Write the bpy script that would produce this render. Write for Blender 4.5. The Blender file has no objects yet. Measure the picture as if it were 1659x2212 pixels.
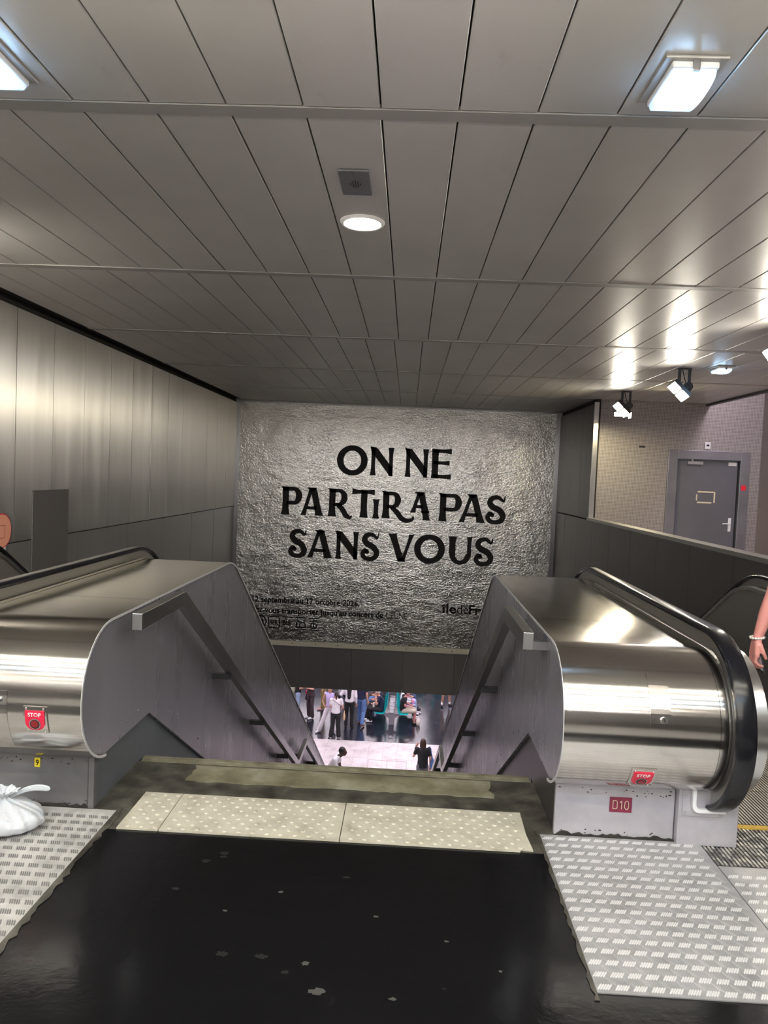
import bpy, bmesh, math, random
from mathutils import Vector, Matrix
random.seed(7)
PI = math.pi
C = bpy.context.scene.collection
sc = bpy.context.scene

# ------------------------------------------------------------------ camera, world, exposure
F_PX, PITCH, YAW, ROLL, EYE = 1600.0, -0.0492, -0.0318, 0.0422, 1.6
def make_camera():
    fw = Vector((math.sin(YAW)*math.cos(PITCH), math.cos(YAW)*math.cos(PITCH), math.sin(PITCH)))
    rt = Vector((math.cos(YAW), -math.sin(YAW), 0)); up = rt.cross(fw)
    c, s = math.cos(ROLL), math.sin(ROLL)
    r2 = c*rt + s*up; u2 = -s*rt + c*up; b = -fw
    m = Matrix(((r2.x, u2.x, b.x, 0), (r2.y, u2.y, b.y, 0), (r2.z, u2.z, b.z, EYE), (0, 0, 0, 1)))
    cam = bpy.data.cameras.new('camera'); o = bpy.data.objects.new('camera', cam); C.objects.link(o)
    cam.sensor_fit = 'HORIZONTAL'; cam.sensor_width = 36; cam.lens = F_PX/1659*36
    cam.clip_start = 0.05; cam.clip_end = 200
    o.matrix_world = m; sc.camera = o
make_camera()
w = bpy.data.worlds.new('world'); sc.world = w; w.use_nodes = True
w.node_tree.nodes['Background'].inputs[0].default_value = (0.80, 0.78, 0.82, 1)
w.node_tree.nodes['Background'].inputs[1].default_value = 0.05
sc.view_settings.view_transform = 'Standard'; sc.view_settings.look = 'None'
sc.view_settings.gamma = 1; sc.view_settings.use_curve_mapping = False
sc.view_settings.exposure = 0.42
sc.cycles.use_denoising = True
sc.cycles.max_bounces = 10; sc.cycles.diffuse_bounces = 5; sc.cycles.glossy_bounces = 6
sc.cycles.sample_clamp_indirect = 6.0
sc.cycles.caustics_reflective = True

# lamp strengths (emission of the luminaires, the added spotlight included)
S_TUBE, S_SQUARE, S_ROUND, S_SPOT, S_HALL, S_HIGH = 52.0, 30.0, 20.0, 160.0, 8.2, 13.0
WARM = (1.0, 0.94, 0.80); COOL = (0.62, 0.82, 1.0); NEUT = (1.0, 0.96, 0.93); PINK = (1.0, 0.88, 0.98)

# ------------------------------------------------------------------ materials
def new_mat(name):
    m = bpy.data.materials.new(name); m.use_nodes = True
    nt = m.node_tree; return m, nt, nt.nodes['Principled BSDF']
def sset(b, col=None, rough=None, metal=None, **k):
    if col is not None: b.inputs['Base Color'].default_value = (*col, 1)
    if rough is not None: b.inputs['Roughness'].default_value = rough
    if metal is not None: b.inputs['Metallic'].default_value = metal
    for n, v in k.items(): b.inputs[n.replace('_', ' ')].default_value = v
def noise_chain(nt, scale, detail=4, rough=0.55, xyz=(1, 1, 1), src='Object'):
    tc = nt.nodes.new('ShaderNodeTexCoord'); mp = nt.nodes.new('ShaderNodeMapping')
    mp.inputs['Scale'].default_value = xyz
    n = nt.nodes.new('ShaderNodeTexNoise'); n.inputs['Scale'].default_value = scale
    n.inputs['Detail'].default_value = detail; n.inputs['Roughness'].default_value = rough
    nt.links.new(tc.outputs[src], mp.inputs[0]); nt.links.new(mp.outputs[0], n.inputs['Vector'])
    return n
def ramp(nt, fac, stops):
    r = nt.nodes.new('ShaderNodeValToRGB'); e = r.color_ramp.elements
    while len(e) < len(stops): e.new(0.5)
    for i, (p, c) in enumerate(stops):
        e[i].position = p; e[i].color = (*c, 1) if len(c) == 3 else c
    nt.links.new(fac, r.inputs[0]); return r
def bump(nt, b, h, strength, dist=0.01, prev=None):
    bn = nt.nodes.new('ShaderNodeBump'); bn.inputs['Strength'].default_value = strength
    bn.inputs['Distance'].default_value = dist
    nt.links.new(h, bn.inputs['Height'])
    if prev is not None: nt.links.new(prev, bn.inputs['Normal'])
    nt.links.new(bn.outputs[0], b.inputs['Normal']); return bn.outputs[0]
def plain(name, col, rough=0.5, metal=0.0, var=0.0, scale=8, bmp=0, **k):
    m, nt, b = new_mat(name); sset(b, col, rough, metal, **k)
    if var:
        n = noise_chain(nt, scale)
        lo = tuple(max(0, c*(1-var)) for c in col); hi = tuple(min(1, c*(1+var)) for c in col)
        r = ramp(nt, n.outputs['Fac'], [(0.3, lo), (0.7, hi)]); nt.links.new(r.outputs[0], b.inputs['Base Color'])
        if bmp: bump(nt, b, n.outputs['Fac'], bmp)
    return m
def steel(name, col=(0.5, 0.48, 0.47), rough=0.3, grain='z', aniso=0.0, tangent=None, wave=0.25, var=0.22, wscale=1.2, metal=1.0, gb=0.015):
    """brushed stainless steel: fine grain along one axis, gentle oil-canning, uneven wear"""
    m, nt, b = new_mat(name); sset(b, col, rough, metal)
    sc_ = {'x': (1, 60, 60), 'y': (60, 1, 60), 'z': (60, 60, 1)}[grain]
    g = noise_chain(nt, 3.0, 3, 0.6, sc_)
    big = noise_chain(nt, 2.2, 4, 0.6, tuple(2.5 if s > 1 else 0.15 for s in sc_))
    mix = nt.nodes.new('ShaderNodeMath'); mix.operation = 'ADD'
    mg = nt.nodes.new('ShaderNodeMath'); mg.operation = 'MULTIPLY'; mg.inputs[1].default_value = 0.5
    nt.links.new(g.outputs['Fac'], mg.inputs[0]); nt.links.new(mg.outputs[0], mix.inputs[0])
    mb = nt.nodes.new('ShaderNodeMath'); mb.operation = 'MULTIPLY'; mb.inputs[1].default_value = 0.5
    nt.links.new(big.outputs['Fac'], mb.inputs[0]); nt.links.new(mb.outputs[0], mix.inputs[1])
    lo = tuple(c*(1-var) for c in col); hi = tuple(min(1, c*(1+var)) for c in col)
    r = ramp(nt, mix.outputs[0], [(0.3, lo), (0.7, hi)]); nt.links.new(r.outputs[0], b.inputs['Base Color'])
    rr = ramp(nt, big.outputs['Fac'], [(0.2, (rough*0.88,)*3), (0.8, (rough*1.12,)*3)])
    nt.links.new(rr.outputs[0], b.inputs['Roughness'])
    p = bump(nt, b, g.outputs['Fac'], gb, 0.002)
    if wave:
        wv = noise_chain(nt, wscale, 1, 0.4)
        bump(nt, b, wv.outputs['Fac'], wave, 0.03, p)
    if aniso:
        b.inputs['Anisotropic'].default_value = aniso
        cx = nt.nodes.new('ShaderNodeCombineXYZ')
        for i in range(3): cx.inputs[i].default_value = tangent[i]
        nt.links.new(cx.outputs[0], b.inputs['Tangent'])
    return m
def emit(name, col, s):
    m, nt, b = new_mat(name); sset(b, (0.8, 0.8, 0.8), 0.4)
    b.inputs['Emission Color'].default_value = (*col, 1); b.inputs['Emission Strength'].default_value = s
    return m
M = {}
M['deck'] = steel('deck_steel', (0.56, 0.53, 0.50), 0.155, 'z', 0.75, (1, 0, 0), wave=0.03, var=0.08, wscale=2.5)
M['side'] = steel('side_steel', (0.38, 0.365, 0.41), 0.28, 'z', 0.75, (0, 1, 0), wave=0.2, var=0.07, wscale=1.6, metal=0.6, gb=0.0)
M['wall'] = steel('wall_steel', (0.70, 0.68, 0.66), 0.35, 'z', 0.98, (0, 1, 0), wave=0.14, var=0.12, wscale=1.0)
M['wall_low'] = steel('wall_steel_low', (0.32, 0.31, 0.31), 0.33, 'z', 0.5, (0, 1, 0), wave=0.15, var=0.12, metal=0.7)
M['parapet'] = steel('parapet_steel', (0.17, 0.155, 0.155), 0.42, 'z', 0.3, (0, 1, 0), wave=0.1, var=0.1)
M['cap'] = steel('cap_steel', (0.46, 0.45, 0.43), 0.4, 'y', wave=0.05, var=0.06)
M['fascia'] = steel('fascia_steel', (0.30, 0.29, 0.31), 0.33, 'z', 0.5, (1, 0, 0), wave=0.2, var=0.08, metal=0.7)
M['rail'] = steel('rail_steel', (0.42, 0.41, 0.42), 0.3, 'y', wave=0.0, var=0.1)
M['bright'] = steel('bright_steel', (0.68, 0.67, 0.66), 0.25, 'z', wave=0.0, var=0.08)
M['chrome'] = plain('chrome', (0.8, 0.8, 0.8), 0.12, 1.0)
M['aluminium'] = plain('base_aluminium', (0.42, 0.40, 0.44), 0.55, 0.35, 0.18, 5, 0.05)
M['dirty_steel'] = plain('dirty_base_steel', (0.17, 0.165, 0.17), 0.5, 0.4, 0.3, 3)
M['slate'] = plain('slate_paint', (0.085, 0.095, 0.105), 0.5, 0.0, 0.12, 3)
M['rubber'] = plain('handrail_rubber', (0.007, 0.007, 0.009), 0.2, 0, Specular_IOR_Level=0.3)
M['black'] = plain('black_gap', (0.01, 0.01, 0.01), 0.7)
M['grime'] = plain('grime', (0.02, 0.017, 0.015), 0.8, 0, 0.5, 30)
M['black_paint'] = plain('black_paint', (0.03, 0.03, 0.033), 0.4)
M['ink'] = plain('poster_ink', (0.012, 0.012, 0.013), 0.6, Specular_IOR_Level=0.15)
M['ink2'] = plain('poster_ink_small', (0.012, 0.012, 0.012), 0.6, Specular_IOR_Level=0.15)
M['red'] = plain('stop_red', (0.62, 0.01, 0.05), 0.4)
M['darkred'] = plain('button_red', (0.22, 0.005, 0.01), 0.35)
M['maroon'] = plain('maroon_plate', (0.16, 0.008, 0.035), 0.45, 0, 0.25, 30)
M['white'] = plain('white_paint', (0.8, 0.78, 0.78), 0.5)
M['yellow'] = plain('yellow_paint', (0.75, 0.60, 0.02), 0.5)
M['combyellow'] = plain('comb_yellow', (0.62, 0.38, 0.03), 0.5, 0, 0.2, 20)
M['door'] = plain('grey_door', (0.12, 0.12, 0.135), 0.42, 0.2, 0.08, 2)
M['door_frame'] = plain('door_frame_steel', (0.24, 0.235, 0.26), 0.38, 0.8, 0.12, 2)
M['tape'] = plain('cream_tape', (0.62, 0.54, 0.38), 0.7)
M['plastic'] = plain('white_plastic', (0.75, 0.75, 0.78), 0.4)
M['ceilmetal'] = None

def ceiling_mat():
    m, nt, b = new_mat('ceiling_lacquer'); col = (0.40, 0.385, 0.37)
    sset(b, col, 0.34, 0.25)
    n = noise_chain(nt, 1.1, 5, 0.6)
    s = noise_chain(nt, 6, 6, 0.7, (1, 0.35, 1))
    r = ramp(nt, n.outputs['Fac'], [(0.3, (0.50, 0.48, 0.465)), (0.7, (0.57, 0.55, 0.53))])
    r2 = ramp(nt, s.outputs['Fac'], [(0.24, (0.72, 0.70, 0.68)), (0.36, (1, 1, 1))])
    mx = nt.nodes.new('ShaderNodeMix'); mx.data_type = 'RGBA'; mx.blend_type = 'MULTIPLY'; mx.inputs[0].default_value = 0.5
    nt.links.new(r.outputs[0], mx.inputs[6]); nt.links.new(r2.outputs[0], mx.inputs[7])
    nt.links.new(mx.outputs[2], b.inputs['Base Color'])
    g = noise_chain(nt, 2.0, 2, 0.5, (1, 1, 1)); bump(nt, b, g.outputs['Fac'], 0.06, 0.02)
    return m
M['ceil'] = ceiling_mat()
M['ceilband'] = plain('ceiling_band', (0.36, 0.345, 0.335), 0.42, 0.3, 0.05, 2)

def foil_mat():
    m, nt, b = new_mat('crumpled_foil'); sset(b, (0.50, 0.485, 0.48), 0.15, 1.0)
    a = noise_chain(nt, 32, 3, 0.6, (0.8, 1, 1.2)); c = noise_chain(nt, 3.2, 5, 0.6, (0.7, 1, 1.6)); d = noise_chain(nt, 0.9, 3, 0.6, (1, 1, 0.6))
    p = bump(nt, b, a.outputs['Fac'], 0.55, 0.014); p = bump(nt, b, c.outputs['Fac'], 0.55, 0.035, p)
    bump(nt, b, d.outputs['Fac'], 0.30, 0.1, p)
    f = noise_chain(nt, 60, 2, 0.5)
    f2 = noise_chain(nt, 1.1, 3, 0.6)
    ad = nt.nodes.new('ShaderNodeMath'); ad.operation = 'ADD'
    m2 = nt.nodes.new('ShaderNodeMath'); m2.operation = 'MULTIPLY'; m2.inputs[1].default_value = 0.55
    nt.links.new(f2.outputs['Fac'], m2.inputs[0]); nt.links.new(f.outputs['Fac'], ad.inputs[0]); nt.links.new(m2.outputs[0], ad.inputs[1])
    r = ramp(nt, ad.outputs[0], [(0.52, (0.07, 0.065, 0.06)), (0.66, (0.44, 0.425, 0.42))])  # foil's bright and dark sparkle put into the base colour by noise
    nt.links.new(r.outputs[0], b.inputs['Base Color'])
    return m
M['foil'] = foil_mat()

def black_floor_mat(name, col=(0.004, 0.004, 0.0045), rough=0.17, bm_=0.07, spec=0.25):
    m, nt, b = new_mat(name); sset(b, col, rough, Specular_IOR_Level=spec)
    n = noise_chain(nt, 3.5, 6, 0.65); s = noise_chain(nt, 14, 3, 0.6)
    r = ramp(nt, s.outputs['Fac'], [(0.70, col), (0.78, (0.03, 0.029, 0.028))])
    nt.links.new(r.outputs[0], b.inputs['Base Color'])
    rr = ramp(nt, n.outputs['Fac'], [(0.25, (rough*0.85,)*3), (0.8, (min(1, rough*1.5),)*3)])
    nt.links.new(rr.outputs[0], b.inputs['Roughness'])
    g = noise_chain(nt, 9, 5, 0.6); bump(nt, b, g.outputs['Fac'], bm_, 0.02)
    return m
M['blackfloor'] = black_floor_mat('black_rubber_floor')
M['hallfloor'] = black_floor_mat('black_polished_hall_floor', (0.014, 0.016, 0.024), 0.13, 0.10, 0.6)
def mottled(name, cols, scale, rough, metal=0.0, pts=(0.35, 0.5, 0.65), b_=0.1, detail=6):
    m, nt, b = new_mat(name); sset(b, cols[0], rough, metal)
    n = noise_chain(nt, scale, detail, 0.65)
    r = ramp(nt, n.outputs['Fac'], list(zip(pts, cols))); nt.links.new(r.outputs[0], b.inputs['Base Color'])
    if b_: bump(nt, b, n.outputs['Fac'], b_, 0.005)
    return m
M['dirtfloor'] = mottled('dirty_dark_floor', [(0.018, 0.016, 0.012), (0.05, 0.045, 0.036), (0.10, 0.092, 0.075)], 6, 0.5)
M['olive'] = mottled('olive_resin_strip', [(0.10, 0.09, 0.055), (0.17, 0.155, 0.10), (0.26, 0.25, 0.19)], 5, 0.45)
M['nosing'] = mottled('stair_nosing', [(0.13, 0.12, 0.08), (0.20, 0.185, 0.13), (0.26, 0.25, 0.18)], 9, 0.45, 0.2)
M['tactile'] = mottled('tactile_cream', [(0.25, 0.22, 0.165), (0.41, 0.38, 0.305), (0.50, 0.47, 0.385)], 9, 0.5, 0, (0.26, 0.4, 0.6))
M['checker'] = mottled('checker_aluminium', [(0.27, 0.265, 0.27), (0.39, 0.385, 0.39), (0.47, 0.46, 0.47)], 7, 0.45, 0.5, (0.25, 0.45, 0.65))
M['checker2'] = mottled('worn_checker_aluminium', [(0.26, 0.25, 0.24), (0.44, 0.425, 0.41), (0.56, 0.54, 0.52)], 7, 0.5, 0.3, (0.25, 0.45, 0.65))
M['barhi'] = plain('bar_worn_metal', (0.82, 0.81, 0.81), 0.35, 0.4)
M['barmid'] = plain('bar_flat_metal', (0.40, 0.39, 0.39), 0.45, 0.4)
M['barlo'] = plain('bar_dull_metal', (0.17, 0.165, 0.16), 0.6, 0.1)
M['step'] = plain('step_aluminium', (0.42, 0.38, 0.34), 0.42, 0.7, 0.1, 10)
M['stair'] = plain('stair_stone', (0.20, 0.19, 0.17), 0.6, 0, 0.1, 4)
M['granite'] = mottled('pale_granite', [(0.42, 0.38, 0.375), (0.54, 0.50, 0.50), (0.62, 0.575, 0.57)], 3, 0.35, 0, (0.35, 0.5, 0.65), 0)
M['rearwall'] = plain('rear_wall', (0.16, 0.15, 0.15), 0.5, 0, 0.1, 2)
M['rearfloor'] = plain('rear_floor', (0.24, 0.23, 0.22), 0.45, 0, 0.1, 3)
M['edge'] = plain('bright_sheet_edge', (0.62, 0.61, 0.62), 0.35, 0.3)
M['hallwall'] = plain('hall_wall', (0.62, 0.58, 0.58), 0.5, 0, 0.05, 2)
M['hallceil'] = plain('hall_ceiling', (0.55, 0.54, 0.56), 0.6)
M['joint'] = plain('tile_joint', (0.30, 0.27, 0.27), 0.7)

def mesh_mat():
    m, nt, b = new_mat('perforated_sheet'); sset(b, (0.45, 0.42, 0.41), 0.45, 0.55)
    tc = nt.nodes.new('ShaderNodeTexCoord'); sp = nt.nodes.new('ShaderNodeSeparateXYZ')
    nt.links.new(tc.outputs['Object'], sp.inputs[0])
    def mth(op, a, bb=None):
        n = nt.nodes.new('ShaderNodeMath'); n.operation = op
        for i, v in enumerate((a, bb)):
            if v is None: continue
            if isinstance(v, (int, float)): n.inputs[i].default_value = v
            else: nt.links.new(v, n.inputs[i])
        return n.outputs[0]
    k = 2*PI/0.036
    s1 = mth('SINE', mth('MULTIPLY', mth('ADD', sp.outputs[0], sp.outputs[2]), k*0.7))
    s2 = mth('SINE', mth('MULTIPLY', mth('SUBTRACT', sp.outputs[0], sp.outputs[2]), k*0.7))
    s = mth('MULTIPLY', s1, s2)
    r = ramp(nt, s, [(0.0, (0.40, 0.37, 0.36)), (0.35, (0.40, 0.37, 0.36)), (0.62, (0.09, 0.08, 0.08))])
    nt.links.new(r.outputs[0], b.inputs['Base Color'])
    g = noise_chain(nt, 4, 4, 0.6); p = bump(nt, b, s, 0.1, 0.01); bump(nt, b, g.outputs['Fac'], 0.1, 0.03, p)
    return m
M['mesh'] = mesh_mat()

# ------------------------------------------------------------------ helpers
def tagobj(o, label=None, cat=None, group=None, kind=None):
    if label: o['label'] = label
    if cat: o['category'] = cat
    if group: o['group'] = group
    if kind: o['kind'] = kind
    return o
def obj(name, bm, mat, parent=None, smooth=False, bevel=0, local=False):
    me = bpy.data.meshes.new(name); bmesh.ops.recalc_face_normals(bm, faces=bm.faces[:]); bm.to_mesh(me); bm.free()
    for m_ in (mat if isinstance(mat, (list, tuple)) else [mat]): me.materials.append(m_)
    if smooth:
        for p in me.polygons: p.use_smooth = True
        me.set_sharp_from_angle(angle=math.radians(35))
    o = bpy.data.objects.new(name, me); C.objects.link(o)
    if parent is not None:
        o.parent = parent
        if not local and parent.type == 'EMPTY': o.matrix_parent_inverse = parent.matrix_world.inverted()
    if bevel:
        b = o.modifiers.new('bevel', 'BEVEL'); b.width = bevel; b.segments = 2; b.limit_method = 'ANGLE'
    return o
def root(name, loc, label, cat, group=None):
    o = bpy.data.objects.new(name, None); C.objects.link(o); o.location = loc
    o.matrix_world = Matrix.Translation(Vector(loc))
    return tagobj(o, label, cat, group)
def struct(name, bm, mat, smooth=False): return tagobj(obj(name, bm, mat, None, smooth), kind='structure')
def box(bm, x0, x1, y0, y1, z0, z1, mi=0):
    vs = [bm.verts.new((x, y, z)) for x in (x0, x1) for y in (y0, y1) for z in (z0, z1)]
    for f in ((0, 1, 3, 2), (4, 6, 7, 5), (0, 4, 5, 1), (2, 3, 7, 6), (0, 2, 6, 4), (1, 5, 7, 3)):
        fc = bm.faces.new([vs[i] for i in f]); fc.material_index = mi
def bx(*a): bm = bmesh.new(); box(bm, *a); return bm
def prism_x(bm, prof, x0, x1, mi=0, caps=True):
    """profile of (y,z) extruded along x"""
    a = [bm.verts.new((x0, y, z)) for y, z in prof]; b = [bm.verts.new((x1, y, z)) for y, z in prof]
    n = len(prof)
    for i in range(n):
        j = (i+1) % n; f = bm.faces.new((a[i], a[j], b[j], b[i])); f.material_index = mi
    if caps:
        for q in (a[::-1], b): f = bm.faces.new(q); f.material_index = mi
def prism_y(bm, prof, y0, y1, mi=0):
    a = [bm.verts.new((x, y0, z)) for x, z in prof]; b = [bm.verts.new((x, y1, z)) for x, z in prof]
    n = len(prof)
    for i in range(n):
        j = (i+1) % n; f = bm.faces.new((a[i], a[j], b[j], b[i])); f.material_index = mi
    for q in (a, b[::-1]): f = bm.faces.new(q); f.material_index = mi
def prism_z(bm, prof, z0, z1, mi=0):
    a = [bm.verts.new((x, y, z0)) for x, y in prof]; b = [bm.verts.new((x, y, z1)) for x, y in prof]
    n = len(prof)
    for i in range(n):
        j = (i+1) % n; f = bm.faces.new((a[i], a[j], b[j], b[i])); f.material_index = mi
    for q in (a[::-1], b): f = bm.faces.new(q); f.material_index = mi
def arc(cy, cz, r, a0, a1, n):
    return [(cy+r*math.cos(math.radians(a0+(a1-a0)*i/n)), cz+r*math.sin(math.radians(a0+(a1-a0)*i/n))) for i in range(n+1)]
def sheet_x(bm, prof, x0, x1, t, mi=0):
    """open profile (y,z) made into a sheet t thick (offset inwards) and extruded along x"""
    off = []
    for i, (y, z) in enumerate(prof):
        p = prof[max(0, i-1)]; q = prof[min(len(prof)-1, i+1)]
        dy, dz = q[0]-p[0], q[1]-p[1]; l = math.hypot(dy, dz) or 1
        off.append((y+dz/l*t, z-dy/l*t))
    prism_x(bm, prof+off[::-1], x0, x1, mi)
def cyl(bm, p0, p1, r, n=16, mi=0, r2=None):
    p0, p1 = Vector(p0), Vector(p1); d = (p1-p0).normalized()
    u = d.orthogonal().normalized(); v = d.cross(u); r2 = r if r2 is None else r2
    A = [bm.verts.new(p0+r*(math.cos(2*PI*i/n)*u+math.sin(2*PI*i/n)*v)) for i in range(n)]
    B = [bm.verts.new(p1+r2*(math.cos(2*PI*i/n)*u+math.sin(2*PI*i/n)*v)) for i in range(n)]
    for i in range(n):
        f = bm.faces.new((A[i], A[(i+1) % n], B[(i+1) % n], B[i])); f.material_index = mi
    for q in (A[::-1], B): f = bm.faces.new(q); f.material_index = mi
def sweep_yz(bm, path, sect, closed=True):
    """sweep a cross-section [(x, n)] (n along the outward normal) on a path of (y,z)"""
    rows = []
    for i, (y, z) in enumerate(path):
        p = path[max(0, i-1)]; q = path[min(len(path)-1, i+1)]
        dy, dz = q[0]-p[0], q[1]-p[1]; l = math.hypot(dy, dz) or 1
        ny, nz = -dz/l, dy/l
        rows.append([bm.verts.new((x, y+ny*n, z+nz*n)) for x, n in sect])
    k = len(sect)
    for a, b in zip(rows, rows[1:]):
        for i in range(k): bm.faces.new((a[i], a[(i+1) % k], b[(i+1) % k], b[i]))
    bm.faces.new(rows[0][::-1]); bm.faces.new(rows[-1])
def ellipsoid(bm, c, r, rot=None, u=12, v=8):
    mt = Matrix.Translation(Vector(c)) @ (rot.to_4x4() if rot is not None else Matrix.Identity(4)) @ Matrix.Diagonal((*r, 1))
    bmesh.ops.create_uvsphere(bm, u_segments=u, v_segments=v, radius=1, matrix=mt)
def text_bm(s, left, base, height, width=None, y=0, bold=0.0, thick=0.002):
    """flat lettering in the xz plane facing -y, cap height = height; returns bmesh"""
    cu = bpy.data.curves.new('t', 'FONT'); cu.body = s; cu.size = 1; cu.offset = bold
    o = bpy.data.objects.new('t', cu); C.objects.link(o)
    dg = bpy.context.evaluated_depsgraph_get(); me = bpy.data.meshes.new_from_object(o.evaluated_get(dg))
    bpy.data.objects.remove(o); bpy.data.curves.remove(cu)
    bm = bmesh.new(); bm.from_mesh(me); bpy.data.meshes.remove(me)
    xs = [v.co.x for v in bm.verts]; x0, x1 = min(xs), max(xs)
    k = height/0.70; kx = k if width is None else width/(x1-x0)
    for v in bm.verts: v.co = Vector((left+(v.co.x-x0)*kx, y, base+v.co.y*k))
    bmesh.ops.remove_doubles(bm, verts=bm.verts[:], dist=1e-6)
    r = bmesh.ops.extrude_face_region(bm, geom=bm.faces[:])
    for g in r['geom']:
        if isinstance(g, bmesh.types.BMVert): g.co.y -= thick
    return bm
# ------------------------------------------------------------------ the setting
H = 3.1; XL, XR = -3.80, 3.20; YB = -5.0; YP = 16.1; ZH = -7.5      # room height, well walls, back wall, poster wall, hall floor
IN_R, MIR = 0.71, -0.67
def seam_panels(bm, x, face, ys, z0, z1, gap=0.011, t=0.03, tilt=0.0):
    for a, b in zip(ys, ys[1:]):
        d = random.uniform(-tilt, tilt)
        n0 = len(bm.verts)
        box(bm, x if face < 0 else x-t, x+t if face < 0 else x, a+gap/2, b-gap/2, z0+gap/2, z1-gap/2)
        bm.verts.ensure_lookup_table()
        for v in bm.verts[n0:]: v.co.x += d*(v.co.y-(a+b)/2)
# ceiling: rows of long metal panels, a flat band at each row end
bm = bmesh.new()
rows = [YB, -4.5, -1.97, 0.57, 3.11, 5.66, 8.2, 10.72, 13.25, 15.78, YP]
nx0 = -11
for r, (ya, yb) in enumerate(zip(rows, rows[1:])):
    off = -0.181 if ya < 8 else (-0.236 + 0.0)
    x = off + nx0*0.32
    while x < 5.19:
        xa, xb = max(-3.64, x), min(5.2, x+0.32)
        if xb - xa > 0.02:
            tl = random.uniform(-0.006, 0.006); dz = random.uniform(-0.0012, 0.0012)
            n0 = len(bm.verts); g = 0.0035
            box(bm, xa+g, xb-g, ya+0.09, yb-0.004, H, H+0.03)
            bm.verts.ensure_lookup_table()
            for v in bm.verts[n0:]: v.co.z += dz + tl*(v.co.x-(xa+xb)/2)
        x += 0.32
o = struct('ceiling', bm, M['ceil'])
bv = o.modifiers.new('bevel', 'BEVEL'); bv.width = 0.003; bv.segments = 1
bm = bmesh.new()
for ya in rows[1:-1]: box(bm, -3.64, 5.2, ya+0.002, ya+0.088, H-0.004, H+0.02)
struct('trim_1', bm, M['ceilband'])
struct('trim_2', bx(XL-0.14, 5.25, YB, YP+0.1, H+0.045, H+0.1), M['black'])      # dark void above the panels
bm = bmesh.new(); box(bm, 5.2, 5.28, YB, 13.4, H-0.03, H+0.5); struct('trim_3', bm, M['black_paint'])
struct('ceiling_corridor', bx(5.2, 9.0, YB, 13.6, 4.6, 4.7), M['hallwall'])
# left wall
ys = [7.03+0.748*k for k in range(-16, 13)]; ys = [YB]+[y for y in ys if y > YB+.1 and y < YP-.05]+[YP]
bm = bmesh.new(); seam_panels(bm, XL, 1, ys, 0.80, 3.06, tilt=0.004)
o = struct('wall_left', bm, M['wall'])
ys2 = [YB]+[6.93+1.496*k for k in range(-7, 11)]+[23.0]
bm = bmesh.new(); seam_panels(bm, XL, 1, ys2, -8.0, 0.80, tilt=0.003); struct('wall_left_lower', bm, M['wall_low'])
bm = bmesh.new(); box(bm, XL-0.15, XL-0.03, YB, 23.0, -8, 3.2); struct('wall_left_backing', bm, M['black'])
# right wall beyond the opening, parapet in front of the corridor
ys = [13.2, 13.95, 14.7, 15.45, YP]
bm = bmesh.new(); seam_panels(bm, XR, -1, ys, 0.98, 3.02, tilt=0.004); struct('wall_right', bm, M['parapet'])
ys2 = [YB+1.12*k for k in range(0, 26)]; ys2 = [y for y in ys2 if y < 22.9]+[23.0]
bm = bmesh.new(); seam_panels(bm, XR, -1, ys2, -8.0, 0.965, tilt=0.002); struct('wall_right_lower', bm, M['parapet'])
bm = bmesh.new(); box(bm, XR+0.03, XR+0.12, YB, 23.0, -8, 0.965); box(bm, XR+0.03, XR+0.12, 13.23, YP, 0.9, 3.2); struct('wall_right_backing', bm, M['black'])
bm = bmesh.new(); box(bm, XR-0.03, XR+0.15, YB, 13.2, 0.965, 1.01); struct('trim_4', bm, M['cap'])
bm = bmesh.new(); box(bm, XR-0.004, XR+0.075, 13.165, 13.2, 0.98, 3.04)
for z in (1.2, 1.75, 2.3, 2.85): cyl(bm, (XR+0.035, 13.17, z), (XR+0.035, 13.158, z), 0.008, 8)
struct('trim_5', bm, M['bright'])
# far corridor walls
bm = bmesh.new()
box(bm, XR+0.12, 4.59, 13.4, 13.5, 0, 4.6); box(bm, 6.03, 6.22, 13.4, 13.5, 0, 4.6); box(bm, 4.59, 6.03, 13.4, 13.5, 2.28, 4.6)
struct('wall_back', bm, M['mesh'])
struct('wall_corridor', bx(6.22, 6.3, YB, 13.4, 0, 4.6), plain('brown_wall', (0.28, 0.235, 0.235), 0.35, 0.4, 0.08, 1.5))
# end wall carrying the poster, fascia below it
struct('wall_front', bx(XL-0.1, XR+0.1, YP, YP+0.2, -2.2, 3.2), M['fascia'])
bm = bmesh.new()
xs = [XL, -3.35, -2.22, -1.09, 0.04, 1.17, 2.3, XR]
for a, b in zip(xs, xs[1:]): box(bm, a+0.003, b-0.003, YP-0.02, YP+0.2, -3.15, -2.22)
struct('trim_6', bm, M['fascia'])
bm = bmesh.new(); box(bm, XL, XR, YP-0.06, YP, -2.22, -2.12)
for k in range(14): cyl(bm, (-3.4+0.5*k, YP-0.06, -2.165), (-3.4+0.5*k, YP-0.068, -2.165), 0.012, 8, 1)
struct('trim_7', bm, [plain('cream_trim', (0.55, 0.52, 0.45), 0.5), M['black_paint']])
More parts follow.
